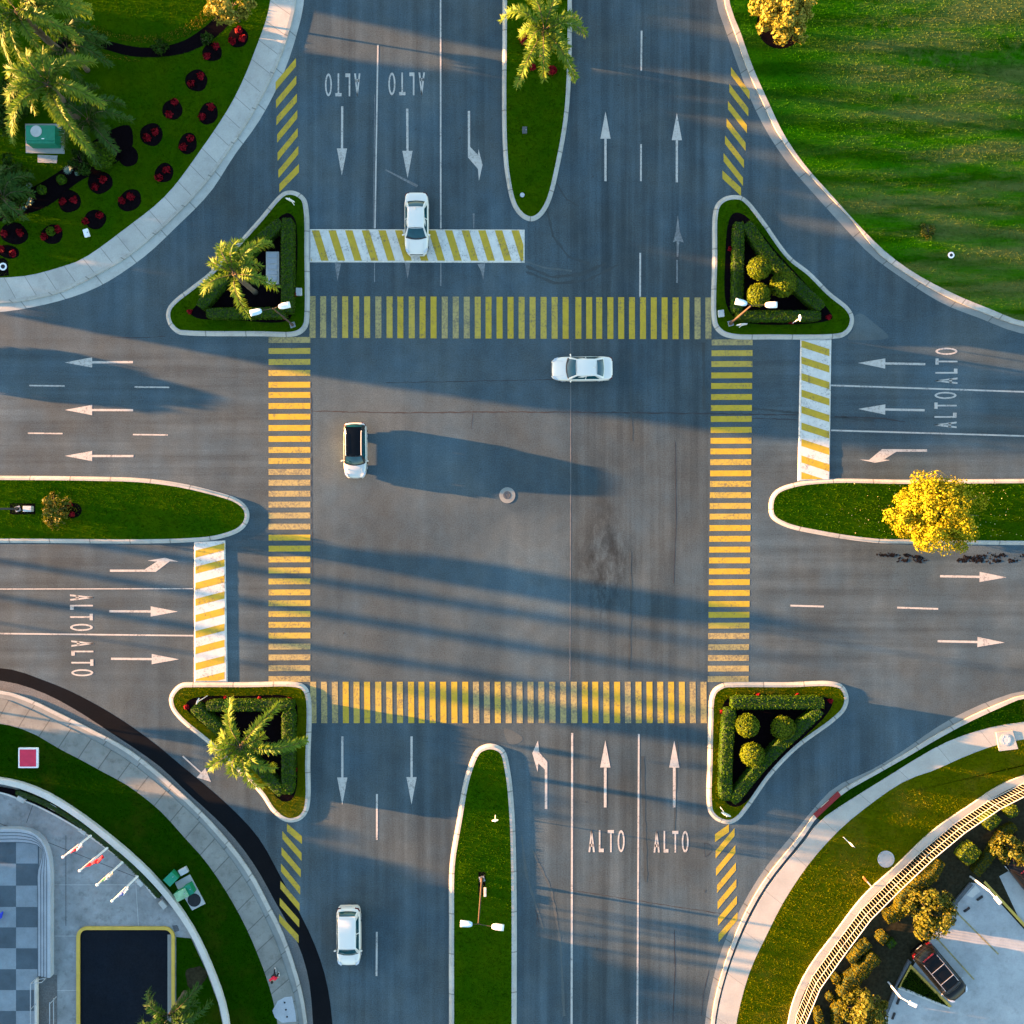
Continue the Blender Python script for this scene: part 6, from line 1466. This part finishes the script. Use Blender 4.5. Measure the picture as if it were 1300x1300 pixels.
    mb = MB(); mb.lathe((.142, 0, 1.56), [(.012, -.018), (.014, 0), (.006, .03)], 6); mb.build('nose', M['skin'], t, world=False)
    for s_ in (-1, 1):
        mb = MB(); mb.lathe((.125, s_ * .033, 1.595), [(.004, -.01), (.011, 0), (.004, .01)], 6); mb.build('eye', M['hair'], t, world=False)
        mb = MB(); mb.lathe((.045, s_ * .092, 1.575), [(.008, -.03), (.014, 0), (.01, .03)], 6); mb.build('ear', M['skin'], t, world=False)
    mb = MB(); mb.box((.133, 0, 1.525), (.01, .045, .01)); mb.build('mouth', M['shirt'], t, world=False)
person(352.5, 1232, (351, 1246))

# ================================================================ TREES BEYOND THE LEFT EDGE (their shade falls across the junction)
TE = math.tan(math.radians(SUN_EL)); SL = math.tan(a_)
ORD = ['first', 'second', 'third', 'fourth', 'fifth', 'sixth', 'seventh', 'eighth', 'ninth', 'tenth', 'eleventh', 'twelfth', 'thirteenth', 'fourteenth', 'fifteenth', 'sixteenth', 'seventeenth', 'eighteenth', 'nineteenth', 'twentieth', 'twenty first', 'twenty second', 'twenty third', 'twenty fourth', 'twenty fifth', 'twenty sixth']
_n = [0]
def shade_tree(v, hw, x0, x1, px, seed, mat='dtree', dens=1.0, trunk=.16, slim=False, name='shade_tree'):
    """casts shade between picture columns x0 and x1 along the line y = v + x*SL; stands at column px"""
    ca = math.cos(a_); zt = (x1 - px) / S / ca * TE; zb = max(.25, (x0 - px) / S / ca * TE)
    zc = (zt + zb) / 2; rz = (zt - zb) / 2 * 1.08; r = hw / S * ca
    b = W2((px, v + px * SL), .1); c = Vector((b.x, b.y, zc)); t = thing(name, ORD[_n[0]] + ' unseen shade casting tree beyond the left edge of the picture', 'tree', b, group='trees beyond the left edge')
    _n[0] += 1
    branchset(b, c, (r * .8, r, rz), trunk, 7, seed).build('trunk', M['bark'], t, smooth=True)
    n = int(dens * 260 * (r * 2 + .4) * (rz * 2 + .2)) + 200
    rr = (max(r * .75, .5), r, rz); p, nn = crown_pts(c, rr, n, 46, .36, .62, seed); p2, n2 = crown_pts(c, rr, n // 2, 20, .5, .3, seed + 50)
    npmesh('crown', leafset(np.vstack([p, p2]), np.vstack([nn, n2]), .34), 4, M[mat], t)
CAST = [(-235, 50, -60, 1000), (-150, 50, -60, 980), (-80, 40, -60, 1010), (30, 36, -60, 1000), (85, 50, -60, 1030), (150, 44, -60, 1060), (215, 50, -60, 1180), (285, 46, -60, 1330), (345, 44, -60, 1250), (385, 26, -60, 960)]
for i, (v, hw, x0, x1) in enumerate(CAST): shade_tree(v, hw, x0, x1, -330 - (i * 61) % 100, 30 + i)
shade_tree(466, 32, -60, 235, -150, 51)
shade_tree(632, 17, 380, 1020, -520, 52, trunk=.14)
shade_tree(671, 3, -40, 980, -950, 53, trunk=.12, dens=.55)  # slim unseen trees added to throw thin shadow stripes like lamp posts
shade_tree(712, 3, -40, 1050, -950, 54, trunk=.12, dens=.55)
shade_tree(757, 3, -40, 1300, -950, 55, trunk=.12, dens=.55)
shade_tree(790, 13, 500, 1000, -640, 58, trunk=.10)
shade_tree(905, 28, 230, 690, -210, 59, trunk=.1)
for i, (v, hw, x0, x1) in enumerate([(945, 30, -60, 260), (1015, 40, -60, 470), (1065, 50, -60, 690), (1110, 50, -60, 760), (1150, 50, -60, 800), (1190, 50, -60, 900), (1235, 50, -60, 900), (1280, 50, -60, 900)]): shade_tree(v, hw, x0, x1, -300 - (i * 47) % 90, 70 + i)  # unseen trees added to shade the lower left and close light leaks
